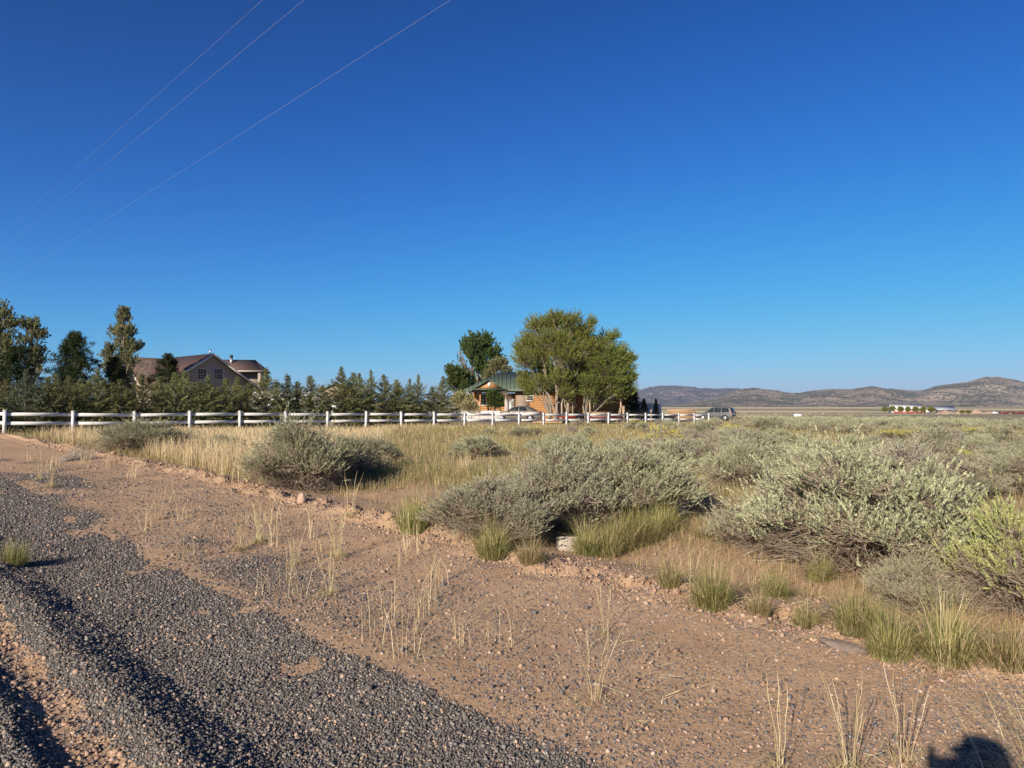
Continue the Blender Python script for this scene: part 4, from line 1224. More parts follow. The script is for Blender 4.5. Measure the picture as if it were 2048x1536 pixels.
tree_shape('willow_tree', 'lower willow spreading to the right over the log house end', 'tree', 1172, 66.5,
  [(1180, 690, 18, 0), (1212, 682, 15, .4, 1.3), (1200, 715, 26, -.6), (1235, 712, 22, .5), (1165, 735, 24, .8), (1210, 748, 26, -1.0), (1248, 742, 20, .3), (1258, 720, 12), (1172, 768, 20, -1.1), (1215, 775, 18, .5), (1250, 768, 16), (1262, 755, 11), (1228, 675, 8, 0, 1.6), (1240, 785, 12), (1195, 782, 16, 1.2), (1150, 765, 18, 1.0), (1225, 765, 20, -1.2), (1180, 790, 15, -.8), (1215, 795, 14, .6), (1258, 783, 12), (1190, 705, 22, .6), (1225, 728, 24), (1195, 735, 24, -1.2)],
  408, [(-.6, .1, -.1), (-.1, -.3, -.1), (.3, .2, -.1), (-1.1, 0, -.1)], 5600, 17, .16, .050, .10, 'willow', 'bark', up=.6, outw=.6, tl=.85, down=.35, spread=.55, bow=.5, shell=(.2, 1.25))
# shrubs by the house
tree_shape('flowering_shrub', 'pale cream flowering shrub left of the log house porch', 'shrub', 925, 62, [(922, 797, 15), (912, 803, 12), (935, 802, 13), (925, 812, 15)], 409, [(0, 0, 0)], 620, 12, .13, .05, .03, 'pale_shrub', 'bark', tl=.3, up=.4, down=.3)
tree_shape('flowering_shrub', 'lower cream flowering shrub behind the white picket fence', 'shrub', 940, 60, [(932, 814, 10), (944, 813, 10), (950, 818, 8)], 410, [(0, 0, 0)], 360, 12, .13, .05, .02, 'pale_shrub', 'bark', tl=.3, up=.4, down=.3)
tree_shape('climbing_shrub', 'leafy dark green shrub covering the porch of the log house', 'shrub', 990, 65, [(985, 792, 11), (995, 800, 11), (988, 808, 12), (996, 812, 9)], 411, [(0, 0, 0)], 480, 12, .15, .09, .03, 'vine', 'bark', tl=.3, up=.4, down=.3)
tree_shape('bare_shrub', 'leafless tan shrub between the porch and the log wall', 'shrub', 1015, 64, [(1012, 790, 10), (1018, 800, 10), (1025, 808, 10)], 412, [(0, 0, 0)], 260, 1, .05, .02, .02, 'cottonwood', 'bark_pale', tl=.3, up=.8, down=.3, twr=.008)
tree_shape('bare_tree', 'leafless grey young tree in front of the grey house gables', 'tree', 287, 60, [(287, 735, 13, 0, 1.4), (300, 725, 10), (276, 728, 9), (295, 750, 14)], 413, [(0, 0, 0)], 150, 1, .05, .02, .05, 'cottonwood', 'bark_pale', tl=.5, up=.9, down=.2, twr=.010)

# ------------------------------------------------------------------ grey stucco house
def roof_pair(ridge0, ridge1, eave_a0, eave_a1, eave_b0, eave_b1, th=.16):
    return [slab([ridge0, ridge1, eave_a1, eave_a0], th), slab([ridge1, ridge0, eave_b0, eave_b1], th)]
def window(parent, name, x, z, w, h, y, grid=(2, 2), frame='white_paint', dx=(1, 0), label=None):
    """window in a wall whose plane is at local y; frame proud, pane set back, glazing bars"""
    f = .07
    ch = [box(x, y, z - h / 2 + f / 2, w, .08, f), box(x, y, z + h / 2 - f / 2, w, .08, f), box(x - w / 2 + f / 2, y, z, f, .08, h - 2 * f), box(x + w / 2 - f / 2, y, z, f, .08, h - 2 * f), box(x, y + .012, z, w - 2 * f, .05, f * .8)]
    o = obj(name, ch, M[frame], parent)
    obj('pane', [box(x, y + .03, z, w - 2 * f, .02, h - 2 * f)], M['glass'], o)
    bars = []
    for i in range(1, grid[0] + 1):
        bars.append(box(x - w / 2 + f + (w - 2 * f) * i / (grid[0] + 1), y + .016, z, .022, .014, h - 2 * f))
    for i in (-1, 1): bars.append(box(x, y + .013, z + i * h / 4, w - 2 * f, .011, .022))
    obj('glazing_bars', bars, M[frame], o)
    return o

gx, gy = -.43 * 70, 70.0; gz = H(gx, gy)
A1 = R(50)
house = thing('stucco_house', 'grey brown stucco house with brown shingle roof behind the conifers at left', 'house', (gx, gy, gz), A1)
zr, ze, hw, wl, LR = 6.85 - gz, 3.50 - gz, 5.05, 4.65, 10.5
sl = (zr - ze) / hw
zw = zr - .22
obj('wall', [([(-wl, 0, -.3), (wl, 0, -.3), (wl, 0, zr - sl * wl - .17), (0, 0, zr - .17), (-wl, 0, zr - sl * wl - .17), (-wl, LR, -.3), (wl, LR, -.3), (wl, LR, zr - sl * wl - .17), (0, LR, zr - .17), (-wl, LR, zr - sl * wl - .17)],
   [[0, 1, 2, 3, 4], [9, 8, 7, 6, 5], [0, 4, 9, 5], [1, 6, 7, 2]])], M['stucco'], house)
rf = obj('roof', roof_pair((0, -.45, zr), (0, LR + .4, zr), (-hw, -.45, ze), (-hw, LR + .4, ze), (hw, -.45, ze), (hw, LR + .4, ze)), M['shingle'], house)
obj('fascia', [bar((-hw, -.47, ze - .10), (-.02, -.47, zr - .10), .05, .20), bar((.02, -.47, zr - .10), (hw, -.47, ze - .10), .05, .20)], M['cream_trim'], rf)
obj('vent_pipe', [cyl((.1, .5, zr - .1), (.1, .5, zr + .45), .08)], M['steel'], rf)
def wx(px, Y=70.0):   # along the gable wall from a pixel column
    u = (px - 1024) / F
    return (u * gy - gx) / (math.cos(A1) - u * math.sin(A1))
for px in (403, 436):
    t_ = wx(px); Yw = gy + math.sin(A1) * t_
    window(house, 'window', t_, pt(px, 748, Yw).z - gz, 1.0, 1.12, -.02, (2, 2), 'cream_trim')
# two small cross gables on the left slope
for (yy, xo, wdt, zt) in ((6.6, -5.0, 2.3, 6.42 - gz), (5.1, -5.6, 2.0, 6.15 - gz)):
    hb = zt - wdt * .95
    ch = [([(xo, yy - wdt, -.3), (xo, yy + wdt, -.3), (xo, yy + wdt, hb), (xo, yy, zt - .1), (xo, yy - wdt, hb), (0, yy - wdt, -.3), (0, yy + wdt, -.3), (0, yy + wdt, hb), (0, yy, zt - .1), (0, yy - wdt, hb)],
      [[4, 3, 2, 1, 0], [0, 5, 9, 4], [1, 2, 7, 6]])]
    w_ = obj('gable_wall', ch, M['stucco_light'], house)
    g = obj('gable_roof', roof_pair((xo - .3, yy, zt), (-.4, yy, zt), (xo - .3, yy - wdt - .2, hb - .2), (-.4, yy - wdt - .2, hb - .2), (xo - .3, yy + wdt + .2, hb - .2), (-.4, yy + wdt + .2, hb - .2)), M['shingle'], w_)
    obj('gable_fascia', [bar((xo - .32, yy - wdt - .2, hb - .3), (xo - .32, yy, zt - .1), .05, .2), bar((xo - .32, yy, zt - .1), (xo - .32, yy + wdt + .2, hb - .3), .05, .2)], M['cream_trim'], w_)
# right wing with roofed upper deck
wc = pt(483, 742, 80); WZ = wc.z
wing = obj('wing_wall', [box(0, 1.2, (-2.2 - .3) , 4.2, 2.2, 4.6)], M['stucco'], None)
inv = (Matrix.Translation((gx, gy, gz)) @ Matrix.Rotation(A1, 4, 'Z')).inverted()
def put(o, loc, rz):
    o.parent = house; o.matrix_local = inv @ (Matrix.Translation(loc) @ Matrix.Rotation(rz, 4, 'Z'))
put(wing, (wc.x, 80, WZ), R(8))
zt = pt(478, 720.5, 82).z - WZ
ch = [slab([(-3.1, -1.2, 0), (2.55, -1.2, 0), (1.25, 1.2, zt), (-3.1, 1.2, zt)], .14), slab([(2.55, -1.2, 0), (2.55, 3.4, 0), (1.25, 1.2, zt)], .14), slab([(2.55, 3.4, 0), (-3.1, 3.4, 0), (-3.1, 1.2, zt), (1.25, 1.2, zt)], .14)]
o = obj('deck_roof', ch, M['shingle'], wing)
f_ = obj('chimney', [cyl((-1.25, .5, .6), (-1.25, .5, 1.55), .15)], M['steel'], o); obj('chimney_cap', [cyl((-1.25, .5, 1.55), (-1.25, .5, 1.85), .19)], M['black'], f_)
obj('gutter', [box(-.25, -1.24, -.08, 5.6, .06, .16)], M['cream_trim'], o)
obj('deck_post', [box(2.2, -.9, -1.2, .32, .32, 2.1)], M['stucco'], wing)
obj('deck_post', [box(2.2, 2.9, -1.2, .32, .32, 2.1)], M['stucco'], wing)
obj('deck_beam', [box(2.2, 1.0, -.28, .24, 3.4, .26)], M['stucco'], wing)
obj('deck_floor', [box(.9, 1.0, -2.35, 3.0, 4.2, .2)], M['stucco'], wing)

# ------------------------------------------------------------------ log house with green metal roof
hx0 = pt(1030, 800, 72).x; hgz = H(6, 72)
lh = thing('log_house', 'orange log house with green metal roof behind the willows', 'house', (0, 72, hgz))
def Z(py, Y): return pt(1024, py, Y).z - hgz
def XX(px, Y): return pt(px, 800, Y).x
zE = Z(780, 72); xr = XX(1257, 72); xl = XX(1031, 72)
def log_wall(x0, x1, y, z0, z1, n, thick=.22):
    pr = []
    hgt = (z1 - z0) / n
    for i in range(n):
        for k in range(6):
            a = -math.pi / 2 + math.pi * (k + .08) / 5.2
            pr.append((y - math.cos(a) * .075, z0 + hgt * (i + .5) + math.sin(a) * hgt * .5))
    V = [(x, a, b) for x in (x0, x1) for a, b in pr]; m = len(pr)
    Fs = [[i, m + i, m + i + 1, i + 1] for i in range(m - 1)]
    V2, F2 = box((x0 + x1) / 2, y + thick / 2 + .02, (z0 + z1) / 2, x1 - x0, thick, z1 - z0)
    return [(V, Fs), (V2, F2)]
wallz0 = -.2
obj('log_wall', log_wall(xl, xr, 0, wallz0, zE - .02, 15), M['log'], lh)
obj('log_wall', [box(xr - .15, 4.5, (wallz0 + zE) / 2, .3, 8.5, zE - wallz0 - .04), box((xl + xr) / 2, 8.8, (wallz0 + zE) / 2, xr - xl, .3, zE - wallz0 - .06)], M['log'], lh)
xp0 = XX(948, 73); 
# porch back wall and side
obj('porch_wall', log_wall(xp0, xl, 1.9, wallz0, zE - .3, 13), M['log'], lh)
obj('porch_floor', [box((xp0 + xl) / 2, .95, .12, xl - xp0, 1.9, .24)], M['post_wood'], lh)
obj('porch_side_wall', [box(xl + .75, -.02, (wallz0 + zE) / 2, 1.3, .2, zE - wallz0 - .12)], M['log_grey'], lh)
# roof: main ridge with hipped left end, eaves all round
xa, xb = XX(1001, 77), XX(1212, 77); zR = Z(744.5, 77)
xe0, xe1 = XX(928, 71.2), XX(1263, 71.2); y0, y1 = -.85, 10.2
zA = zE + .05
ch = [slab([(xa, 4.7, zR), (xe0, y0, zA), (xe1, y0, zA), (xb, 4.7, zR)], .12),
      slab([(xa, 4.7, zR), (xe0, y1, zA), (xe0, y0, zA)], .12),
      slab([(xb, 4.7, zR), (xe1, y1, zA), (xe0, y1, zA), (xa, 4.7, zR)], .12),
      slab([(xb, 4.7, zR), (xe1, y0, zA), (xe1, y1, zA)], .12)]
roof = obj('roof', ch, M['green_metal'], lh)
# standing seams
sm = []
for i in range(1, 40):
    x = xe0 + (xe1 - xe0) * i / 40
    t = 1.0
    if x < xa: t = (x - xe0) / (xa - xe0)
    if x > xb: t = (xe1 - x) / (xe1 - xb)
    sm.append(bar((x, y0 + .02, zA + .03), (x, y0 + (4.7 - y0) * t, zA + (zR - zA) * t + .03), .035, .05))
obj('roof_seams', sm, M['green_metal'], roof)
obj('fascia', [box((xe0 + xe1) / 2, y0 - .02, zA - .10, xe1 - xe0, .05, .20)], M['green_metal'], roof)
# porch gable
ga, g0, g1 = XX(978, 70.6), XX(949, 70.6), XX(1001, 70.6); zg0, zg1 = Z(776, 70.6), Z(758.6, 70.6)
gm = (g0 + g1) / 2
gw = obj('porch_gable', [([(g0, -1.2, zg0), (g1, -1.2, zg0), (ga, -1.2, zg1 - .08), (g0, 1.2, zg0), (g1, 1.2, zg0), (ga, 1.2, zg1 - .08)], [[0, 1, 2], [0, 2, 5, 3], [1, 4, 5, 2], [0, 3, 4, 1]])], M['log'], lh)
obj('gable_roof', [slab([(ga, -1.5, zg1), (ga, 3.4, zg1), (g0 - .35, 3.4, zg0 - .08), (g0 - .35, -1.5, zg0 - .08)], .1), slab([(ga, 3.4, zg1), (ga, -1.5, zg1), (g1 + .35, -1.5, zg0 - .08), (g1 + .35, 3.4, zg0 - .08)], .1),
   box((g0 + g1) / 2 + .1, -1.35, zg0 - .12, g1 - g0 + 1.0, .5, .12)], M['green_metal'], gw)
obj('gable_vent', [box(ga, -1.22, (zg0 + zg1) / 2 - .05, .26, .06, .42)], M['white_paint'], gw)
for px in (947, 960.5, 1012):
    x = XX(px, 71.4)
    obj('porch_post', [box(x, -.55, (zE + .2) / 2 - .1, .13, .13, zE - .05)], M['log'], lh)
rl = [box((XX(947, 71.4) + XX(1012, 71.4)) / 2, -.55, hh, XX(1012, 71.4) - XX(947, 71.4), .05, .07) for hh in (.34, .98)]
for i in range(26): rl.append(box(XX(948, 71.4) + (XX(1012, 71.4) - XX(948, 71.4)) * i / 25, -.55, .66, .035, .035, .57))
obj('porch_railing', rl, M['white_paint'], lh)
obj('porch_ceiling_beam', [box((XX(980, 71.4) + XX(1012, 71.4)) / 2, -.60, zE - .28, XX(1012, 71.4) - XX(980, 71.4), .1, .16)], M['white_paint'], lh)
window(lh, 'window', XX(1059.5, 72), Z(791.5, 72), .78, 1.10, -.10, (2, 1))
window(lh, 'window', XX(1122, 72), Z(794, 72), .42 + .3, 1.15, -.10, (1, 1))
window(lh, 'window', XX(1177, 72), Z(795, 72), .72, 1.1, -.10, (1, 1))
window(lh, 'window', XX(966, 74), Z(800, 74), .8, 1.2, 1.78, (1, 1))
o = obj('door', [box(XX(1019, 72), -.15, .24 + 1.0, .95, .06, 2.0)], M['white_paint'], lh)
# right cross gable
cg0, cg1, cga = XX(1158, 71.6), XX(1258, 71.6), XX(1208, 71.6); zc = Z(748, 71.6)
cw = obj('cross_gable', [([(cg0, -.3, zE - .1), (cg1, -.3, zE - .1), (cga, -.3, zc - .1), (cg0, 4, zE - .1), (cg1, 4, zE - .1), (cga, 4, zc - .1)], [[0, 1, 2], [0, 2, 5, 3], [1, 4, 5, 2], [0, 3, 4, 1]])], M['log'], lh)
obj('gable_roof', roof_pair((cga, -.75, zc), (cga, 4.6, zc), (cg0 - .5, -.75, zE - .25), (cg0 - .5, 4.6, zE - .25), (cg1 + .5, -.75, zE - .25), (cg1 + .5, 4.6, zE - .25), .12), M['green_metal'], cw)
o = obj('satellite_dish', [cyl((XX(1222, 71.7), -.30, Z(797, 71.7)), (XX(1222, 71.7) - .06, -.42, Z(797, 71.7) + .03), .30, .34, 18)], M['grey_metal'], lh)

# white picket fence by the porch
px0, px1 = XX(922, 60), XX(1000, 60)
def picket_fence(name, label, x0, x1, y):
    z = H((x0 + x1) / 2, y)
    t = thing(name, label, 'picket fence', ((x0 + x1) / 2, y, z))
    w = x1 - x0; n = int(w / .105)
    for hh in (.25, .72): obj('rail', [box(0, .03, hh, w, .04, .07)], M['white_paint'], t)
    pv = [(-.034, -.012, 0), (.034, -.012, 0), (.034, -.012, .86), (0, -.012, .93), (-.034, -.012, .86)]
    me = make_mesh('picket', [slab(pv, .02)], M['white_paint'])
    for i in range(n):
        obj('picket', me, None, t, loc=(-w / 2 + w * (i + .5) / n, 0, random.Random(i).gauss(.05, .012)))
picket_fence('picket_fence', 'white picket fence in front of the log house porch', px0, px1, 60)
picket_fence('picket_fence', 'short run of white picket fence glimpsed between the last conifers', XX(858, 57.5), XX(902, 57.5), 57.5)

# ------------------------------------------------------------------ vehicles
def loft(stations, close=True):
    """stations: list of rings with equal vertex count"""
    n = len(stations[0]); V = [p for s in stations for p in s]
    Fs = []
    for i in range(len(stations) - 1):
        for k in range(n - 1):
            Fs.append([i * n + k, (i + 1) * n + k, (i + 1) * n + k + 1, i * n + k + 1])
    if close:
        Fs.append(list(range(n))[::-1]); Fs.append([(len(stations) - 1) * n + k for k in range(n)])
    return V, Fs

def wheel(parent, x, y, r, w, sgn):
    t = obj('wheel', [cyl((x, y - sgn * w / 2, r), (x, y + sgn * w / 2, r), r, r, 24)], M['tyre'], parent)
    ch = [cyl((x, y + sgn * (w / 2 - .01), r), (x, y + sgn * (w / 2 + .012), r), r * .66, r * .60, 20)]
    obj('rim', ch, M['rim'], t)
    sp = []
    for k in range(5):
        a = k * 2 * math.pi / 5
        sp.append(bar((x, y + sgn * (w / 2 + .02), r), (x + math.cos(a) * r * .58, y + sgn * (w / 2 + .016), r + math.sin(a) * r * .58), .012, r * .18))
    obj('rim_spokes', sp, M['steel'], t)

def vehicle(name, label, cat, loc, rz, prof, hwid, paint, wheels, wr, roof, glass_side, extra):
    """prof: (x, z bottom, z shoulder, z deck, half width factor); nose at -x, local -y is the side towards the viewer"""
    t = thing(name, label, cat, loc, rz)
    st = []
    for (x, zb, zs, zd, k) in prof:
        w = hwid * k
        half = [(-w * .90, zb), (-w * .985, zb + .10), (-w, zb + (zs - zb) * .5), (-w * .985, zs), (-w * .90, zd), (-w * .5, zd + .015)]
        st.append([(x, a, b) for a, b in half] + [(x, -a, b) for a, b in half[::-1]])
    body = obj('body', [loft(st)], M[paint], t, smooth=True)
    body.modifiers.new('Edge', 'EDGE_SPLIT').split_angle = R(38)
    # cabin: roof and pillars
    cs = []
    for (x, zb, zt, wb, wt) in roof:
        half = [(-wb, zb), (-(wb + wt) / 2 - .012, (zb + zt) / 2), (-wt, zt - .05), (-wt * .82, zt)]
        cs.append([(x, a, b) for a, b in half] + [(x, -a, b) for a, b in half[::-1]])
    cab = obj('cabin', [loft(cs)], M[paint], t, smooth=True)
    cab.modifiers.new('Edge', 'EDGE_SPLIT').split_angle = R(35)
    for nm, poly in glass_side:
        for sg in (1, -1):
            P = [(x, y * sg, z) for x, y, z in poly]
            if sg == -1: P = P[::-1]
            obj(nm, [slab(P, .012)], M['glass'], t)
            if abs(sum(p[1] for p in poly)) < 1e-6: break
    for xw in wheels:
        for sg in (-1, 1):
            obj('wheel_arch', [cyl((xw, sg * (hwid - .10), wr), (xw, sg * (hwid + .004), wr), wr * 1.17, wr * 1.17, 24)], M['trim'], t)
            wheel(t, xw, sg * (hwid - .07), wr, .19, sg)
    extra(t)
    return t

# sedan: nose to -x (left in the picture); rear end shows at right
def sedan_extra(t):
    for sg in (-1, 1):
        obj('tail_light', [box(2.18, sg * .70, .80, .10, .30, .15)], M['lamp_red'], t)
        obj('headlight', [box(-2.17, sg * .62, .66, .12, .34, .12)], M['rim'], t)
        obj('wing_mirror', [box(-.72, sg * .93, .93, .12, .16, .11)], M['car_paint'], t)
        obj('side_moulding', [box(0, sg * .885, .55, 2.2, .02, .05)], M['trim'], t)
        for xx in (-.15, .75): obj('door_handle', [box(xx, sg * .868, .82, .16, .03, .035)], M['trim'], t)
    obj('bumper', [box(2.22, 0, .46, .10, 1.56, .18)], M['car_paint'], t)
    obj('number_plate', [box(2.245, 0, .70, .02, .32, .15)], M['white_paint'], t)
    obj('sill', [box(0, 0, .24, 3.3, 1.66, .10)], M['trim'], t)
sx, sy = XX(1037, 64.0), 64.0
vehicle('sedan', 'tan silver sedan parked behind the fence in front of the log house', 'car', (sx, sy, H(sx, sy)), R(-15),
  [(-2.22, .34, .56, .62, .80), (-2.05, .24, .66, .72, .93), (-1.5, .22, .78, .86, .985), (-.8, .20, .84, .93, 1.0), (.4, .20, .86, .95, 1.0), (1.4, .22, .86, .96, .99), (1.95, .26, .84, .95, .95), (2.16, .30, .80, .90, .88), (2.24, .36, .70, .74, .80)],
  .87, 'car_paint', (-1.36, 1.30), .315,
  [(-.98, .90, .95, .74, .70), (-.30, .93, 1.36, .76, .60), (.10, .94, 1.43, .77, .58), (.75, .94, 1.41, .77, .58), (1.15, .94, 1.27, .75, .58), (1.72, .93, .98, .70, .62)],
  [('side_window', [(-.72, -.765, .98), (.17, -.785, .98), (.17, -.645, 1.345), (-.24, -.645, 1.30)]), ('side_window', [(.24, -.785, .98), (1.02, -.775, .98), (.78, -.645, 1.335), (.24, -.645, 1.345)]),
   ('windscreen', [(-.97, -.62, .965), (-.33, -.55, 1.345), (-.33, .55, 1.345), (-.97, .62, .965)][::-1]), ('rear_window', [(1.70, -.60, 1.0), (1.18, -.53, 1.275), (1.18, .53, 1.275), (1.70, .60, 1.0)])],
  sedan_extra)
def van_extra(t):
    for sg in (-1, 1):
        obj('tail_light', [box(2.33, sg * .86, 1.02, .10, .12, .34)], M['lamp_red'], t)
        obj('headlight', [box(-2.36, sg * .70, .80, .10, .32, .16)], M['rim'], t)
        obj('wing_mirror', [box(-1.0, sg * 1.06, 1.16, .12, .18, .16)], M['trim'], t)
        obj('roof_rail', [bar((-.4, sg * .60, 1.79), (1.9, sg * .60, 1.79), .035, .04)], M['trim'], t)
        for xx in (-.35, .75): obj('door_handle', [box(xx, sg * .985, .98, .16, .03, .035)], M['trim'], t)
        obj('side_moulding', [box(0, sg * .985, .62, 3.0, .02, .07)], M['trim'], t)
    obj('bumper', [box(2.40, 0, .52, .14, 1.80, .24)], M['trim'], t)
    obj('number_plate', [box(2.405, 0, .92, .02, .32, .15)], M['white_paint'], t)
    obj('sill', [box(0, 0, .30, 3.6, 1.84, .12)], M['trim'], t)
vx, vy = XX(1432, 92), 92.0
vehicle('minivan', 'silver minivan with dark windows parked past the right end of the white fence', 'minivan', (vx, vy, max(H(vx, vy), pt(1432, 843, 92).z)), R(-35),
  [(-2.42, .42, .70, .76, .84), (-2.2, .34, .86, .94, .95), (-1.5, .30, .98, 1.06, .99), (-.9, .28, 1.02, 1.10, 1.0), (1.6, .28, 1.02, 1.10, 1.0), (2.2, .32, 1.02, 1.10, .98), (2.38, .36, .96, 1.06, .95)],
  .98, 'van_paint', (-1.50, 1.45), .37,
  [(-1.15, 1.06, 1.12, .88, .84), (-.45, 1.08, 1.66, .89, .70), (0, 1.09, 1.76, .90, .68), (1.6, 1.09, 1.76, .90, .68), (2.05, 1.09, 1.70, .88, .67), (2.33, 1.07, 1.12, .86, .80)],
  [('side_window', [(-.85, -.895, 1.14), (-.02, -.905, 1.14), (-.02, -.745, 1.66), (-.36, -.745, 1.62)]), ('side_window', [(.06, -.908, 1.14), (.92, -.908, 1.14), (.92, -.745, 1.66), (.06, -.745, 1.66)]), ('side_window', [(1.02, -.908, 1.14), (2.0, -.898, 1.14), (1.86, -.745, 1.64), (1.02, -.745, 1.66)]),
   ('windscreen', [(-1.14, -.74, 1.13), (-.48, -.64, 1.64), (-.48, .64, 1.64), (-1.14, .74, 1.13)][::-1]), ('rear_window', [(2.325, -.74, 1.15), (2.085, -.62, 1.66), (2.085, .62, 1.66), (2.325, .74, 1.15)])],
  van_extra)

# ------------------------------------------------------------------ yard things
def post(px, tp, Y, r, label, bs=None, lean=(0, 0)):
    p = pt(px, tp, Y); z = H(p.x, Y); h = p.z - z
    o = obj('wood_post', [cyl((0, 0, -.1), (lean[0], lean[1], h), r, r * .85, 9)], M['post_wood'], None, loc=(p.x, Y, z))
    tag(o, label, 'post')
post(1241, 791, 67, .10, 'tall weathered post before the dark end of the log house, right one', lean=(.05, 0))
post(1180, 792, 66, .09, 'weathered post rising between the two willow trunks', lean=(-.03, 0))
post(1247, 812, 66, .14, 'thick short stump post beside the tall weathered post')
post(1302, 806, 70, .10, 'wood post in front of the pale corrugated wall')
post(1122, 835, 58, .16, 'short pale stump under the willow trunks')
post(1233, 815, 66.5, .06, 'thin leaning stake left of the tall weathered post', lean=(.35, 0))
def lumber(label, px, py, Y, n_l, n_w, L, rz, seed, tilt=.05):
    r = random.Random(seed); p = pt(px, py, Y); z = H(p.x, Y)
    t = thing('lumber_pile', label, 'lumber pile', (p.x, Y, z), rz)
    zz = .02
    for i in range(n_l):
        for j in range(n_w):
            a = r.gauss(0, tilt)
            o = obj('board', [box(0, 0, 0, L * r.uniform(.85, 1.1), .22, .075)], M['lumber'], t, loc=(r.gauss(0, .15), (j - n_w / 2) * .25, zz + .05 + r.uniform(0, .02)), rz=a)
        zz += .10
        if i % 3 == 2:
            for e in (-.35, .35): obj('spacer', [box(L * e, 0, zz + .02, .08, n_w * .25, .08)], M['lumber'], t)
            zz += .09
lumber('neat stack of orange boards behind the right end of the white fence', 1362, 830, 88, 11, 5, 3.2, R(-8), 1)
lumber('loose untidy heap of boards left of the neat orange stack', 1327, 835, 84, 6, 4, 3.4, R(12), 2, .25)
lumber('low pile of tan boards in front of the neat orange stack', 1345, 840, 78, 4, 4, 3.2, R(-4), 3, .12)
lumber('flat pile of boards under the willow trunks', 1115, 845, 60, 3, 5, 3.6, R(5), 4, .12)
lumber('jumbled boards right of the silver minivan', 1480, 838, 84, 4, 3, 2.4, R(40), 5, .4)
lumber('single layer of orange boards lying in the sage at right', 1622, 838, 84, 1, 2, 2.2, R(3), 6, .1)
# red trailer under the willows
tx = XX(1208, 60); t = thing('utility_trailer', 'low red utility trailer loaded with scrap under the right willow', 'trailer', (tx, 60, H(tx, 60)), R(4))
obj('deck', [box(0, 0, .45, 3.0, 1.5, .10)], M['dark_red'], t)
obj('side_rail', [box(0, -.76, .56, 3.0, .04, .12)], M['dark_red'], t); obj('side_rail', [box(0, .76, .56, 3.0, .04, .12)], M['dark_red'], t)
for s_ in (-1, 1): wheel(t, .2, s_ * .85, .30, .16, s_)
tag(obj('crate', [box(0, 0, .22, 1.6, .9, .44), box(0, 0, .47, 1.7, 1.0, .05)], M['post_wood'], None, loc=(tx - .3, 60, H(tx, 60) + .505), rz=R(4)), 'pale wooden crate lying on the red trailer', 'crate')
tx = XX(1135, 59); t = thing('garden_cart', 'small red cart beside the pale stump under the willow', 'cart', (tx, 59, H(tx, 59)), R(-10))
obj('tub', [([(-.6, -.35, .28), (.6, -.35, .28), (.6, .35, .28), (-.6, .35, .28), (-.75, -.45, .62), (.75, -.45, .62), (.75, .45, .62), (-.75, .45, .62)], [[3, 2, 1, 0], [0, 1, 5, 4], [1, 2, 6, 5], [2, 3, 7, 6], [3, 0, 4, 7]])], M['red_paint'], t)
for s_ in (-1, 1):
    wheel(t, .4, s_ * .42, .2, .08, s_); wheel(t, -.4, s_ * .42, .2, .08, s_)
obj('handle', [bar((-.7, 0, .3), (-1.3, 0, .75), .04, .04)], M['trim'], t)
# pale corrugated wall
def corrugated(label, px0, px1, top, Y, mat, depth=.06):
    a, b = pt(px0, top, Y), pt(px1, top, Y); z = H((a.x + b.x) / 2, Y); h = a.z - z; w = b.x - a.x
    n = int(w / .12); V = []
    for i in range(n + 1):
        o_ = depth if i % 2 else 0
        V += [(-w / 2 + w * i / n, o_, -.1), (-w / 2 + w * i / n, o_, h)]
    Fs = [[2 * i, 2 * i + 2, 2 * i + 3, 2 * i + 1] for i in range(n)]
    t = thing('corrugated_fence', label, 'fence', ((a.x + b.x) / 2, Y, z))
    o = obj('panel', [(V, Fs)], M[mat], t); sd = o.modifiers.new('S', 'SOLIDIFY'); sd.thickness = .03
    obj('cap_rail', [box(0, .03, h + .02, w, .14, .05)], M[mat], t)
    for e in (-.5, 0, .5): obj('post', [box(w * e, .12, h / 2, .1, .1, h)], M['steel'], t)
corrugated('pale corrugated metal fence right of the log house', 1262, 1322, 808, 73.5, 'white_metal')
# black iron fence in front of it
t = thing('iron_fence', 'thin black iron fence between the log house and the white rail fence', 'fence', (XX(1262, 69), 69, H(XX(1262, 69), 69)))
for i in range(32): obj('paling', [box(-1.6 + i * .105, 0, .68, .02, .02, 1.36)], M['black'], t)
for hh in (.2, 1.2): obj('rail', [box(0, 0, hh, 3.4, .035, .035)], M['black'], t)
# trailers and a green roofed shed glimpsed over the conifers
def camper(label, px, top, Y, L, rz):
    p = pt(px, top, Y); z = H(p.x, Y); h = p.z - z
    t = thing('camper_trailer', label, 'camper', (p.x, Y, z), rz)
    prof = [(-L / 2, .5), (L / 2, .5), (L / 2, h - .35), (L / 2 - .35, h), (-L / 2 + .5, h), (-L / 2, h - .6)]
    V = [(x, -1.1, zz) for x, zz in prof] + [(x, 1.1, zz) for x, zz in prof]; n = len(prof)
    obj('body', [(V, [list(range(n)), list(range(n, 2 * n))[::-1]] + [[i, n + i, n + (i + 1) % n, (i + 1) % n] for i in range(n)])], M['white_metal'], t)
    obj('window', [box(-L * .2, -1.11, h * .62, 1.0, .03, .55)], M['glass'], t); obj('window', [box(L * .2, -1.11, h * .62, .8, .03, .5)], M['glass'], t)
    obj('roof_vent', [box(.3, 0, h + .08, .5, .5, .16)], M['white_metal'], t)
    for s_ in (-1, 1): wheel(t, 0, s_ * 1.0, .33, .2, s_)
camper('white camper trailer showing through the conifers right of the grey house', 548, 784, 66, 4.2, R(8))
camper('white camper trailer showing through the conifers left of the green shed roof', 612, 788, 63, 3.8, R(-5))
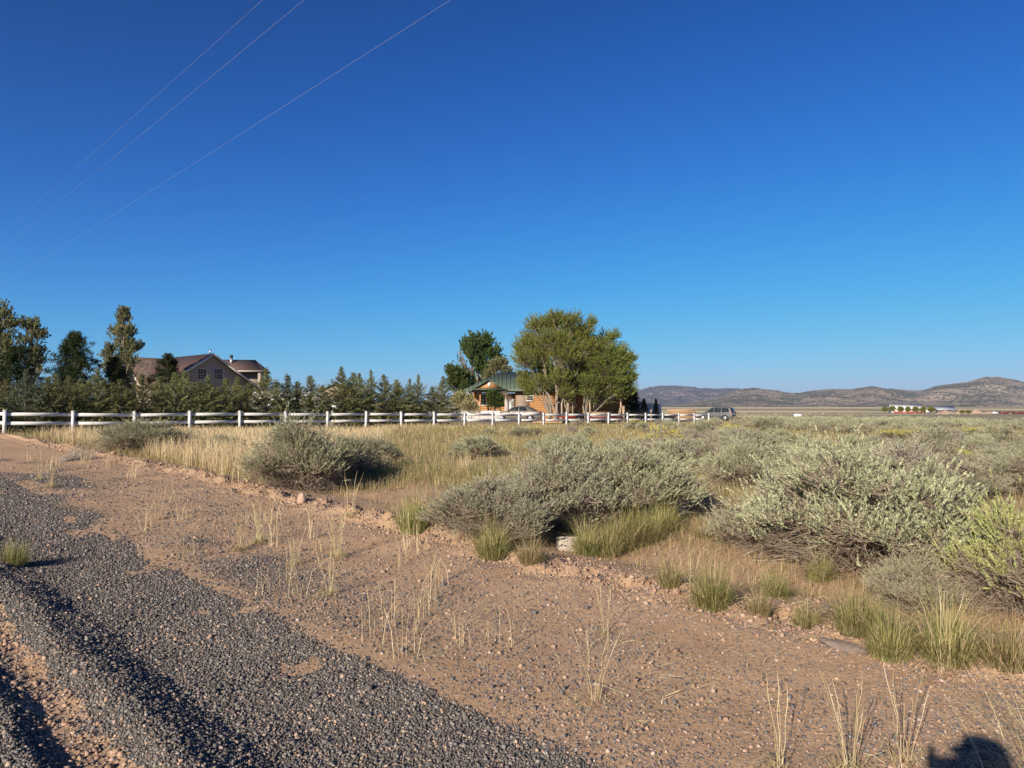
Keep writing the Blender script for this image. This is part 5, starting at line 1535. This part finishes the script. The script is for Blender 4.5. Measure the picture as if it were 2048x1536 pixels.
p = pt(672, 766, 82); z = H(p.x, 82); t = thing('shed', 'shed with green metal roof peeping over the conifers', 'shed', (p.x, 82, z)); h = p.z - z
obj('wall', [([(-1.9, 0, -.2), (1.9, 0, -.2), (1.9, 0, h - .9), (0, 0, h - .1), (-1.9, 0, h - .9), (-1.9, 4, -.2), (1.9, 4, -.2), (1.9, 4, h - .9), (0, 4, h - .1), (-1.9, 4, h - .9)], [[0, 1, 2, 3, 4], [9, 8, 7, 6, 5], [0, 4, 9, 5], [1, 6, 7, 2]])], M['log_grey'], t)
obj('roof', roof_pair((0, -.3, h), (0, 4.3, h), (-2.2, -.3, h - .95), (-2.2, 4.3, h - .95), (2.2, -.3, h - .95), (2.2, 4.3, h - .95), .1), M['green_metal'], t)
obj('door', [box(0, -.03, .9, .9, .05, 1.8)], M['white_paint'], t)
# dark pickup glimpsed behind the corner post
p = pt(26, 822, 38); t = thing('utility_cart', 'grey covered utility cart behind the white corner post at far left', 'cart', (p.x, 38, H(p.x, 38)), R(20)); h = p.z - H(p.x, 38)
obj('body', [box(0, 0, h * .38, 1.6, .9, h * .3)], M['trim'], t); obj('lid', [([(-.9, -.5, h * .8), (.9, -.5, h * .8), (.9, .5, h * .8), (-.9, .5, h * .8), (-.7, -.36, h), (.7, -.36, h), (.7, .36, h), (-.7, .36, h)], [[3, 2, 1, 0], [4, 5, 6, 7], [0, 1, 5, 4], [1, 2, 6, 5], [2, 3, 7, 6], [3, 0, 4, 7]])], M['grey_metal'], t)
for a_ in (-.7, .7):
    for b_ in (-.38, .38): obj('pillar', [bar((a_, b_, h * .5), (a_, b_, h * .8), .05, .05)], M['trim'], t)
for s_ in (-1, 1): wheel(t, -.5, s_ * .5, .22, .14, s_); wheel(t, .5, s_ * .5, .22, .14, s_)
# ------------------------------------------------------------------ far valley: barn, shelter, trees, dirt heaps
BY = 560.0
def far_pt(px, Y=BY):
    p = pt(px, 820, Y); return p.x, Y, H(p.x, Y)
def ztop(py, Y, z): return pt(1024, py, Y).z - z
x0, _, z = far_pt(1790); x1, _, _ = far_pt(1845); w = x1 - x0; h = ztop(809.5, BY, z)
t = thing('barn', 'white roofed red and white barn far across the valley', 'barn', ((x0 + x1) / 2, BY, z), R(-12))
he = h * .52; D_ = 13
obj('wall', [([(-w / 2, 0, -.5), (w / 2, 0, -.5), (w / 2, 0, he), (-w / 2, 0, he), (-w / 2, D_, -.5), (w / 2, D_, -.5), (w / 2, D_, he), (-w / 2, D_, he), (-w / 2, D_ / 2, h - .2), (w / 2, D_ / 2, h - .2)], [[0, 1, 2, 3], [5, 4, 7, 6], [0, 3, 8, 7, 4], [1, 5, 6, 9, 2]])], M['white_metal'], t)
obj('roof', roof_pair((-w / 2 - .6, D_ / 2, h), (w / 2 + .6, D_ / 2, h), (-w / 2 - .6, -.8, he - .3), (w / 2 + .6, -.8, he - .3), (-w / 2 - .6, D_ + .8, he - .3), (w / 2 + .6, D_ + .8, he - .3), .25), M['white_metal'], t)
obj('base_band', [box(0, -.06, .6, w, .1, 1.6)], M['red_paint'], t)
for e in (-.22, .12): obj('door', [box(w * e, -.08, he * .72, w * .11, .12, he * .35)], M['red_paint'], t)
obj('gable_trim', [bar((w / 2 + .65, -.8, he - .4), (w / 2 + .65, D_ / 2, h - .1), .3, .9), bar((w / 2 + .65, D_ / 2, h - .1), (w / 2 + .65, D_ + .8, he - .4), .3, .9)], M['red_paint'], t)
x0, _, z = far_pt(1875); x1, _, _ = far_pt(1913); w = x1 - x0; h = ztop(813, BY, z)
t = thing('open_shelter', 'open sided shelter with grey metal roof right of the red barn', 'shelter', ((x0 + x1) / 2, BY, z), R(-6))
obj('roof', [slab([(-w / 2, 0, h * .55), (w / 2, 0, h * .55), (w / 2, 6, h), (-w / 2, 6, h)], .2), slab([(-w / 2, 6, h), (w / 2, 6, h), (w / 2, 12, h * .55), (-w / 2, 12, h * .55)], .2)], M['grey_metal'], t)
for a_ in (-.48, -.16, .16, .48):
    for b_ in (.4, 11.6): obj('post', [box(w * a_, b_, h * .27, .35, .35, h * .55)], M['black'], t)
obj('gable_wall', [slab([(w / 2, 0, h * .53), (w / 2, 12, h * .53), (w / 2, 6, h - .25)], .2)], M['red_paint'], t)
def small_tree(px, top, Y, seed, label, wpx=12):
    x, y, z = far_pt(px, Y); h = ztop(top, Y, z); w = wpx / F * Y
    r = w / 2
    lob = [(0, 0, h * .72, r * .6, r * .6, h * .22), (-r * .45, .3, h * .5, r * .5, r * .5, h * .2), (r * .45, -.3, h * .52, r * .5, r * .5, h * .2), (0, 0, h * .38, r * .6, r * .6, h * .16)]
    tree('young_tree', label, 'tree', x, y, broad(seed, lob, [(0, 0, -.2)], 170, 8, .75, .45, .16, 'willow', 'bark', tl=1.0, up=.6, twr=.04))
for i, (px, tp, lab) in enumerate([(1770, 813.5, 'small round tree standing alone left of the red barn'), (1785, 812.5, 'small tree at left corner of the red barn'), (1801, 813, 'small tree covering left half of the red barn front'),
     (1816, 813.5, 'slim small tree before the middle of the red barn'), (1831, 813.5, 'small tree before the right door of the red barn'), (1846, 814, 'small tree at right corner of the red barn'), (1862, 814, 'small tree between the red barn and the open shelter')]):
    small_tree(px, tp, BY - 14, 500 + i, lab, 9 if px == 1816 else 12)
small_tree(1924, 821.5, BY - 40, 510, 'low bushy tree among the dirt heaps, left of the two', 9)
small_tree(1937, 821.5, BY - 40, 511, 'low bushy tree among the dirt heaps, right of the two', 8)
x, y, z = far_pt(1854, BY); t = thing('stock_trailer', 'small white trailer between the red barn and the open shelter', 'trailer', (x, y, z))
obj('body', [box(0, 0, 1.9, 2.2, 5, 2.4)], M['white_metal'], t)
for s_ in (-1, 1): wheel(t, 0, s_ * 2.0, .45, .3, s_)
def heap(px0, px1, top, Y, seed, label):
    xa_, _, z = far_pt((px0 + px1) / 2, Y); w = (px1 - px0) / F * Y; h = ztop(top, Y, z)
    n = 34; g = np.linspace(-1, 1, n); a, b = np.meshgrid(g, g); q = np.hypot(a, b)
    zz = np.maximum(0, 1 - q) ** .9 * h * (.8 + .4 * fbm(a * 2.5 + seed, b * 2.5, seed, 3)) - .4 * sstep(.85, 1, q)
    idx_ = np.arange(n * n).reshape(n, n); f = np.stack([idx_[:-1, :-1], idx_[:-1, 1:], idx_[1:, 1:], idx_[1:, :-1]], -1).reshape(-1, 4)
    o = obj('dirt_heap', [(np.stack([a * w / 2, b * w / 2.6, zz], -1).reshape(-1, 3), f)], M['dirt_pile'], None, True, loc=(xa_, Y, z))
    tag(o, label, 'dirt heap')
heap(1870, 1912, 820.5, BY - 22, 1, 'pinkish dirt heap in front of the open shelter')
heap(1908, 1940, 818, BY - 10, 2, 'tall pinkish dirt heap just right of the open shelter')
heap(1936, 1968, 818.5, BY - 5, 3, 'pinkish dirt heap in the middle of the row')
heap(1958, 2000, 822, BY - 30, 4, 'low pinkish dirt heap left of the dark red containers')
for px, lab in ((2012, 'dark red container at left of the row by the right picture edge'), (2040, 'dark red container cut by the right picture edge')):
    x, y, z = far_pt(px, BY - 60); h = ztop(823, BY - 60, z); t = thing('container', lab, 'container', (x, y, z)); w = 25 / F * (BY - 60)
    obj('body', [box(0, 0, h / 2, w, 2.6, h)], M['dark_red'], t)
    obj('ribs', [box(-w / 2 + w * (i + .5) / 14, -1.33, h / 2, .16, .08, h * .86) for i in range(14)], M['dark_red'], t)
    for e in (-.25, .2): obj('door', [box(w * e, -1.36, h * .45, w * .16, .06, h * .8)], M['dark_red'], t)
x, y, z = far_pt(1991, BY - 55); t = thing('pickup_truck', 'white pickup parked left of the dark red containers', 'pickup', (x, y, z))
obj('body', [box(0, 0, .8, 5.2, 1.8, .7), box(-.5, 0, 1.45, 1.9, 1.6, .7)], M['white_paint'], t)
obj('window', [box(-.5, -.82, 1.5, 1.5, .03, .4)], M['glass'], t)
for a_ in (-1.6, 1.6):
    for s_ in (-1, 1): wheel(t, a_, s_ * .85, .4, .25, s_)
x, y, z = far_pt(1595, 330); t = thing('stock_trailer', 'tiny white trailer out on the flat left of the barn', 'trailer', (x, y, z))
obj('body', [box(0, 0, 1.3, 3.4, 2.0, 1.5)], M['white_paint'], t)
for s_ in (-1, 1): wheel(t, 0, s_ * .9, .35, .2, s_)

# ------------------------------------------------------------------ hills
def ridge(name, prof, Y0, Yc, Y1, seed, mat, label, base_py=812.5, gully=.35, a_ext=(0, 0)):
    """prof: skyline (px, py) as seen from the road; the range stands between depths Y0 and Y1 with its crest near Yc"""
    pxs = np.array([p[0] for p in prof], float); pys = np.array([p[1] for p in prof], float)
    nu, nt_ = 520, 110
    px = np.linspace(pxs[0], pxs[-1], nu); u = (px - 1024) / F
    crest = (812 - np.interp(px, pxs, pys)) / F
    crest = crest + (fbm(px * .06, px * 0 + 3, seed, 4) - .5) * .0022 * sstep(0, .02, crest)
    t = np.linspace(0, 1, nt_)
    U, T = np.meshgrid(u, t, indexing='ij')
    tc = (Yc - Y0) / (Y1 - Y0) 
    Yd = Y0 + (Y1 - Y0) * T
    Xd = U * Yd
    n1 = fbm(Xd / 420, Yd / 420, seed + 1, 5); rid = 1 - np.abs(2 * fbm(Xd / 300 + 7, Yd / 520, seed + 2, 4) - 1)
    front = np.clip(T / tc, 0, 1)
    pw = .9 + 1.3 * fbm(U * 9, T * 0, seed + 5, 3)
    shp = np.where(T <= tc, front ** pw, 1 - .6 * sstep(tc, 1, T))
    amp = crest[:, None] * Yc
    wgt = 4 * front * (1 - front) * (T < tc)
    z = amp * (shp * 1.0 + wgt * (rid - .62) * gully + wgt * (n1 - .5) * gully * .8)
    # keep the skyline: nothing in front may rise past the crest line
    lim = crest[:, None] * Yd * (.985 - .25 * (1 - front))
    z = np.where(T < tc * .97, np.minimum(z, lim), z)
    z = z + CAMZ - (812 - 812) - (base_py - 812) / F * Yd * (1 - front)
    z = np.where(T > tc, z, z)
    V = np.stack([Xd, Yd, z - 2.0 * (T == 0)], -1).reshape(-1, 3)
    idx_ = np.arange(nu * nt_).reshape(nu, nt_)
    f = np.stack([idx_[:-1, :-1], idx_[1:, :-1], idx_[1:, 1:], idx_[:-1, 1:]], -1).reshape(-1, 4)
    o = obj(name, [(V, f)], M[mat], None, True)
    tag(o, label, 'hills', kind='structure')
ridge('hills', [(1330, 812), (1380, 806), (1425, 796), (1455, 786), (1480, 778), (1506, 775.5), (1530, 778), (1546, 780), (1570, 784), (1600, 786.5), (1630, 780.5), (1655, 778), (1700, 778), (1722, 775), (1745, 773), (1775, 776.5), (1805, 780), (1840, 781), (1862, 776), (1880, 769.5), (1900, 768.5), (1930, 764), (1955, 759), (1972, 753), (1990, 753), (2012, 755.5), (2048, 763), (2130, 772), (2250, 780), (2450, 790), (2700, 800)],
      3000, 4300, 5600, 7, 'hill_near', 'tan hills dotted with dark juniper along the right horizon', gully=.55)
ridge('mountains', [(380, 811), (700, 806), (1000, 798), (1180, 790), (1250, 784), (1278, 780), (1300, 773), (1322, 771), (1345, 771), (1380, 774), (1425, 777), (1475, 776.5), (1520, 782), (1600, 793), (1700, 802), (1850, 810)],
      5200, 7200, 8600, 17, 'hill_far', 'hazy blue mountain ridge behind the fence end', gully=.5)

# ------------------------------------------------------------------ power lines running above the roadside
def wire(d, zc, label, sag=.9):
    s = np.linspace(-30, 150, 90)
    z = zc + sag * (((s - 25) / 60) ** 2 - 1) * (np.abs(s - 25) < 200) * .35
    X = (d - s) * Q; Y = (d + s) * Q
    z = z + .305
    P = np.stack([X, Y, z], -1)[None]
    o = obj('power_line', [tubes(P, np.full((1, 90), .0025), 6)], M['wire'])
    tag(o, label, 'power line')
for px, lab in ((525, 'upper left of three thin pale power lines crossing the sky'), (608, 'middle one of three thin pale power lines crossing the sky'), (902, 'lowest and right hand power line of three crossing the sky')):
    r0 = ray(px, 0); hh = 8.4 if px != 902 else 7.9
    t_ = hh / r0[2]
    wire((r0[0] + r0[1]) * t_ * Q, CAMZ + hh, lab)

# ------------------------------------------------------------------ the photographer, whose shadow falls across the soil
def person():
    t = thing('person', 'person in dark clothes and cap holding up a phone beside the gravel road', 'person', (.02, -.36, H(.02, -.36)))
    J = {'pelvis': (0, 0, .94, .13), 'belly': (0, .01, 1.08, .125), 'chest': (0, .02, 1.30, .14), 'neck0': (0, .02, 1.45, .065), 'neck1': (0, .03, 1.52, .052), 'head0': (0, .05, 1.59, .082), 'head1': (0, .045, 1.67, .088), 'head2': (0, .04, 1.73, .06)}
    E = [('pelvis', 'belly'), ('belly', 'chest'), ('chest', 'neck0'), ('neck0', 'neck1'), ('neck1', 'head0'), ('head0', 'head1'), ('head1', 'head2')]
    for s, n in ((-1, 'L'), (1, 'R')):
        J.update({f'hip{n}': (s * .10, 0, .88, .092), f'knee{n}': (s * .12, .02, .48, .06), f'calf{n}': (s * .12, 0, .33, .055), f'ank{n}': (s * .12, -.02, .09, .04), f'toe{n}': (s * .14, .15, .035, .035),
                  f'sh{n}': (s * .19, .02, 1.40, .062), f'el{n}': (s * .25, .16, 1.20, .044), f'wr{n}': (s * .09, .29, 1.47, .028), f'palm{n}': (s * .075, .31, 1.53, .03)})
        E += [('pelvis', f'hip{n}'), (f'hip{n}', f'knee{n}'), (f'knee{n}', f'calf{n}'), (f'calf{n}', f'ank{n}'), (f'ank{n}', f'toe{n}'), ('chest', f'sh{n}'), (f'sh{n}', f'el{n}'), (f'el{n}', f'wr{n}'), (f'wr{n}', f'palm{n}')]
        for k in range(4):
            a, b, c = f'f{n}{k}a', f'f{n}{k}b', f'f{n}{k}c'
            J[a] = (s * .080, .318 + .004 * k, 1.545 + .018 * k, .010); J[b] = (s * .070, .345, 1.552 + .018 * k, .009); J[c] = (s * .045, .350, 1.556 + .017 * k, .008)
            E += [(f'palm{n}', a), (a, b), (b, c)]
        J[f'th{n}a'] = (s * .05, .30, 1.555, .011); J[f'th{n}b'] = (s * .03, .312, 1.58, .009); E += [(f'palm{n}', f'th{n}a'), (f'th{n}a', f'th{n}b')]
    names = list(J); ix = {n: i for i, n in enumerate(names)}
    me = bpy.data.meshes.new('body'); me.from_pydata([J[n][:3] for n in names], [(ix[a], ix[b]) for a, b in E], [])
    me.materials.append(pmat('dark_clothes', (.06, .06, .08), .9))
    o = bpy.data.objects.new('body', me); col.objects.link(o); o.parent = t
    sk = o.modifiers.new('Skin', 'SKIN')
    for i, n in enumerate(names): me.skin_vertices[0].data[i].radius = (J[n][3], J[n][3])
    me.skin_vertices[0].data[0].use_root = True
    o.modifiers.new('Sub', 'SUBSURF').levels = 1; o.modifiers[-1].render_levels = 2
    # cap with a brim
    n = 20; V = []; Fs = []
    for j, (r, z) in enumerate(((.105, 1.68), (.102, 1.73), (.08, 1.775), (.03, 1.795))):
        V += [(r * math.cos(6.2832 * i / n), .045 + r * 1.1 * math.sin(6.2832 * i / n), z) for i in range(n)]
    for j in range(3): Fs += [[j * n + i, j * n + (i + 1) % n, (j + 1) * n + (i + 1) % n, (j + 1) * n + i] for i in range(n)]
    Fs.append([3 * n + i for i in range(n)])
    V2, F2 = slab([(-.09, .13, 1.685), (.09, .13, 1.685), (.06, .235, 1.67), (-.06, .235, 1.67)], .012)
    obj('cap', [(V, Fs), (V2, F2)], M['trim'], t)
person()
ph = obj('phone', [box(0, 0, 0, .15, .009, .075)], M['trim'], None, loc=(.02, -.026, 1.585)); bv = ph.modifiers.new('B', 'BEVEL'); bv.width = .004; bv.segments = 2
tag(ph, 'black phone held level by the person at the road', 'phone')

# ------------------------------------------------------------------ air, sky, sun, camera
m, nt, out = nmat('haze_air')
pv = N(nt, 'ShaderNodeVolumePrincipled'); pv.inputs['Color'].default_value = (.60, .78, 1, 1); pv.inputs['Density'].default_value = HAZE; pv.inputs['Anisotropy'].default_value = .1
nt.links.new(pv.outputs[0], out.inputs['Volume'])
zmin_ = float(V_all[:, 2].min()) - 60
tag(obj('haze', [box(0, 0, (zmin_ + 420) / 2, 34000, 34000, 420 - zmin_)], m), 'thin blue haze of air over the valley', 'haze', kind='stuff')

EL, AZ = R(23.0), R(31)       # light travels towards +x +y
w = bpy.data.worlds.new('World'); scene.world = w; w.use_nodes = True
nt = w.node_tree
for n in list(nt.nodes): nt.nodes.remove(n)
sky = N(nt, 'ShaderNodeTexSky', sky_type='NISHITA'); sky.sun_disc = False
sky.sun_elevation = EL; sky.sun_rotation = math.pi + AZ
sky.altitude = 1700; sky.air_density = SKY_AIR; sky.dust_density = SKY_DUST; sky.ozone_density = SKY_OZ
# deepen the clear high desert blue: a per channel response on the sky's own radiance
sc_ = N(nt, 'ShaderNodeSeparateColor'); nt.links.new(sky.outputs[0], sc_.inputs[0])
cc_ = N(nt, 'ShaderNodeCombineColor')
for i_, (g_, a_, b_) in enumerate(SKY_RESP):
    s_ = mth(nt, 'POWER', sc_.outputs[i_], g_)
    nt.links.new(mth(nt, 'DIVIDE', mth(nt, 'MULTIPLY', s_, a_), mth(nt, 'MULTIPLY_ADD', s_, b_)), cc_.inputs[i_])
    cc_.inputs[i_].links[0].from_node.inputs[1].links[0].from_node.inputs[2].default_value = 1.0
bg = N(nt, 'ShaderNodeBackground', i_Strength=SKY_STR); ow = N(nt, 'ShaderNodeOutputWorld')
nt.links.new(cc_.outputs[0], bg.inputs[0]); nt.links.new(bg.outputs[0], ow.inputs[0])
sun = bpy.data.lights.new('Sun', 'SUN'); sun.energy = SUN_E; sun.angle = R(.53); sun.color = (1, .90, .76)
so = bpy.data.objects.new('Sun', sun); col.objects.link(so)
dv = Vector((math.sin(AZ) * math.cos(EL), math.cos(AZ) * math.cos(EL), -math.sin(EL)))
so.rotation_euler = dv.to_track_quat('-Z', 'Y').to_euler(); so.location = (-30, -40, 60)

cam = bpy.data.cameras.new('Camera'); cam.sensor_width = 36; cam.lens = 36 * F / 2048; cam.clip_start = .05; cam.clip_end = 60000
co = bpy.data.objects.new('Camera', cam); col.objects.link(co)
co.location = (0, 0, CAMZ); co.rotation_euler = (R(90) + PITCH, 0, 0)
scene.camera = co
vs = scene.view_settings
vs.view_transform = 'Standard'; vs.look = 'None'; vs.exposure = EXPO; vs.gamma = 1; vs.use_curve_mapping = False
scene.cycles.max_bounces = 6; scene.cycles.diffuse_bounces = 3; scene.cycles.volume_bounces = 0; scene.cycles.transparent_max_bounces = 8
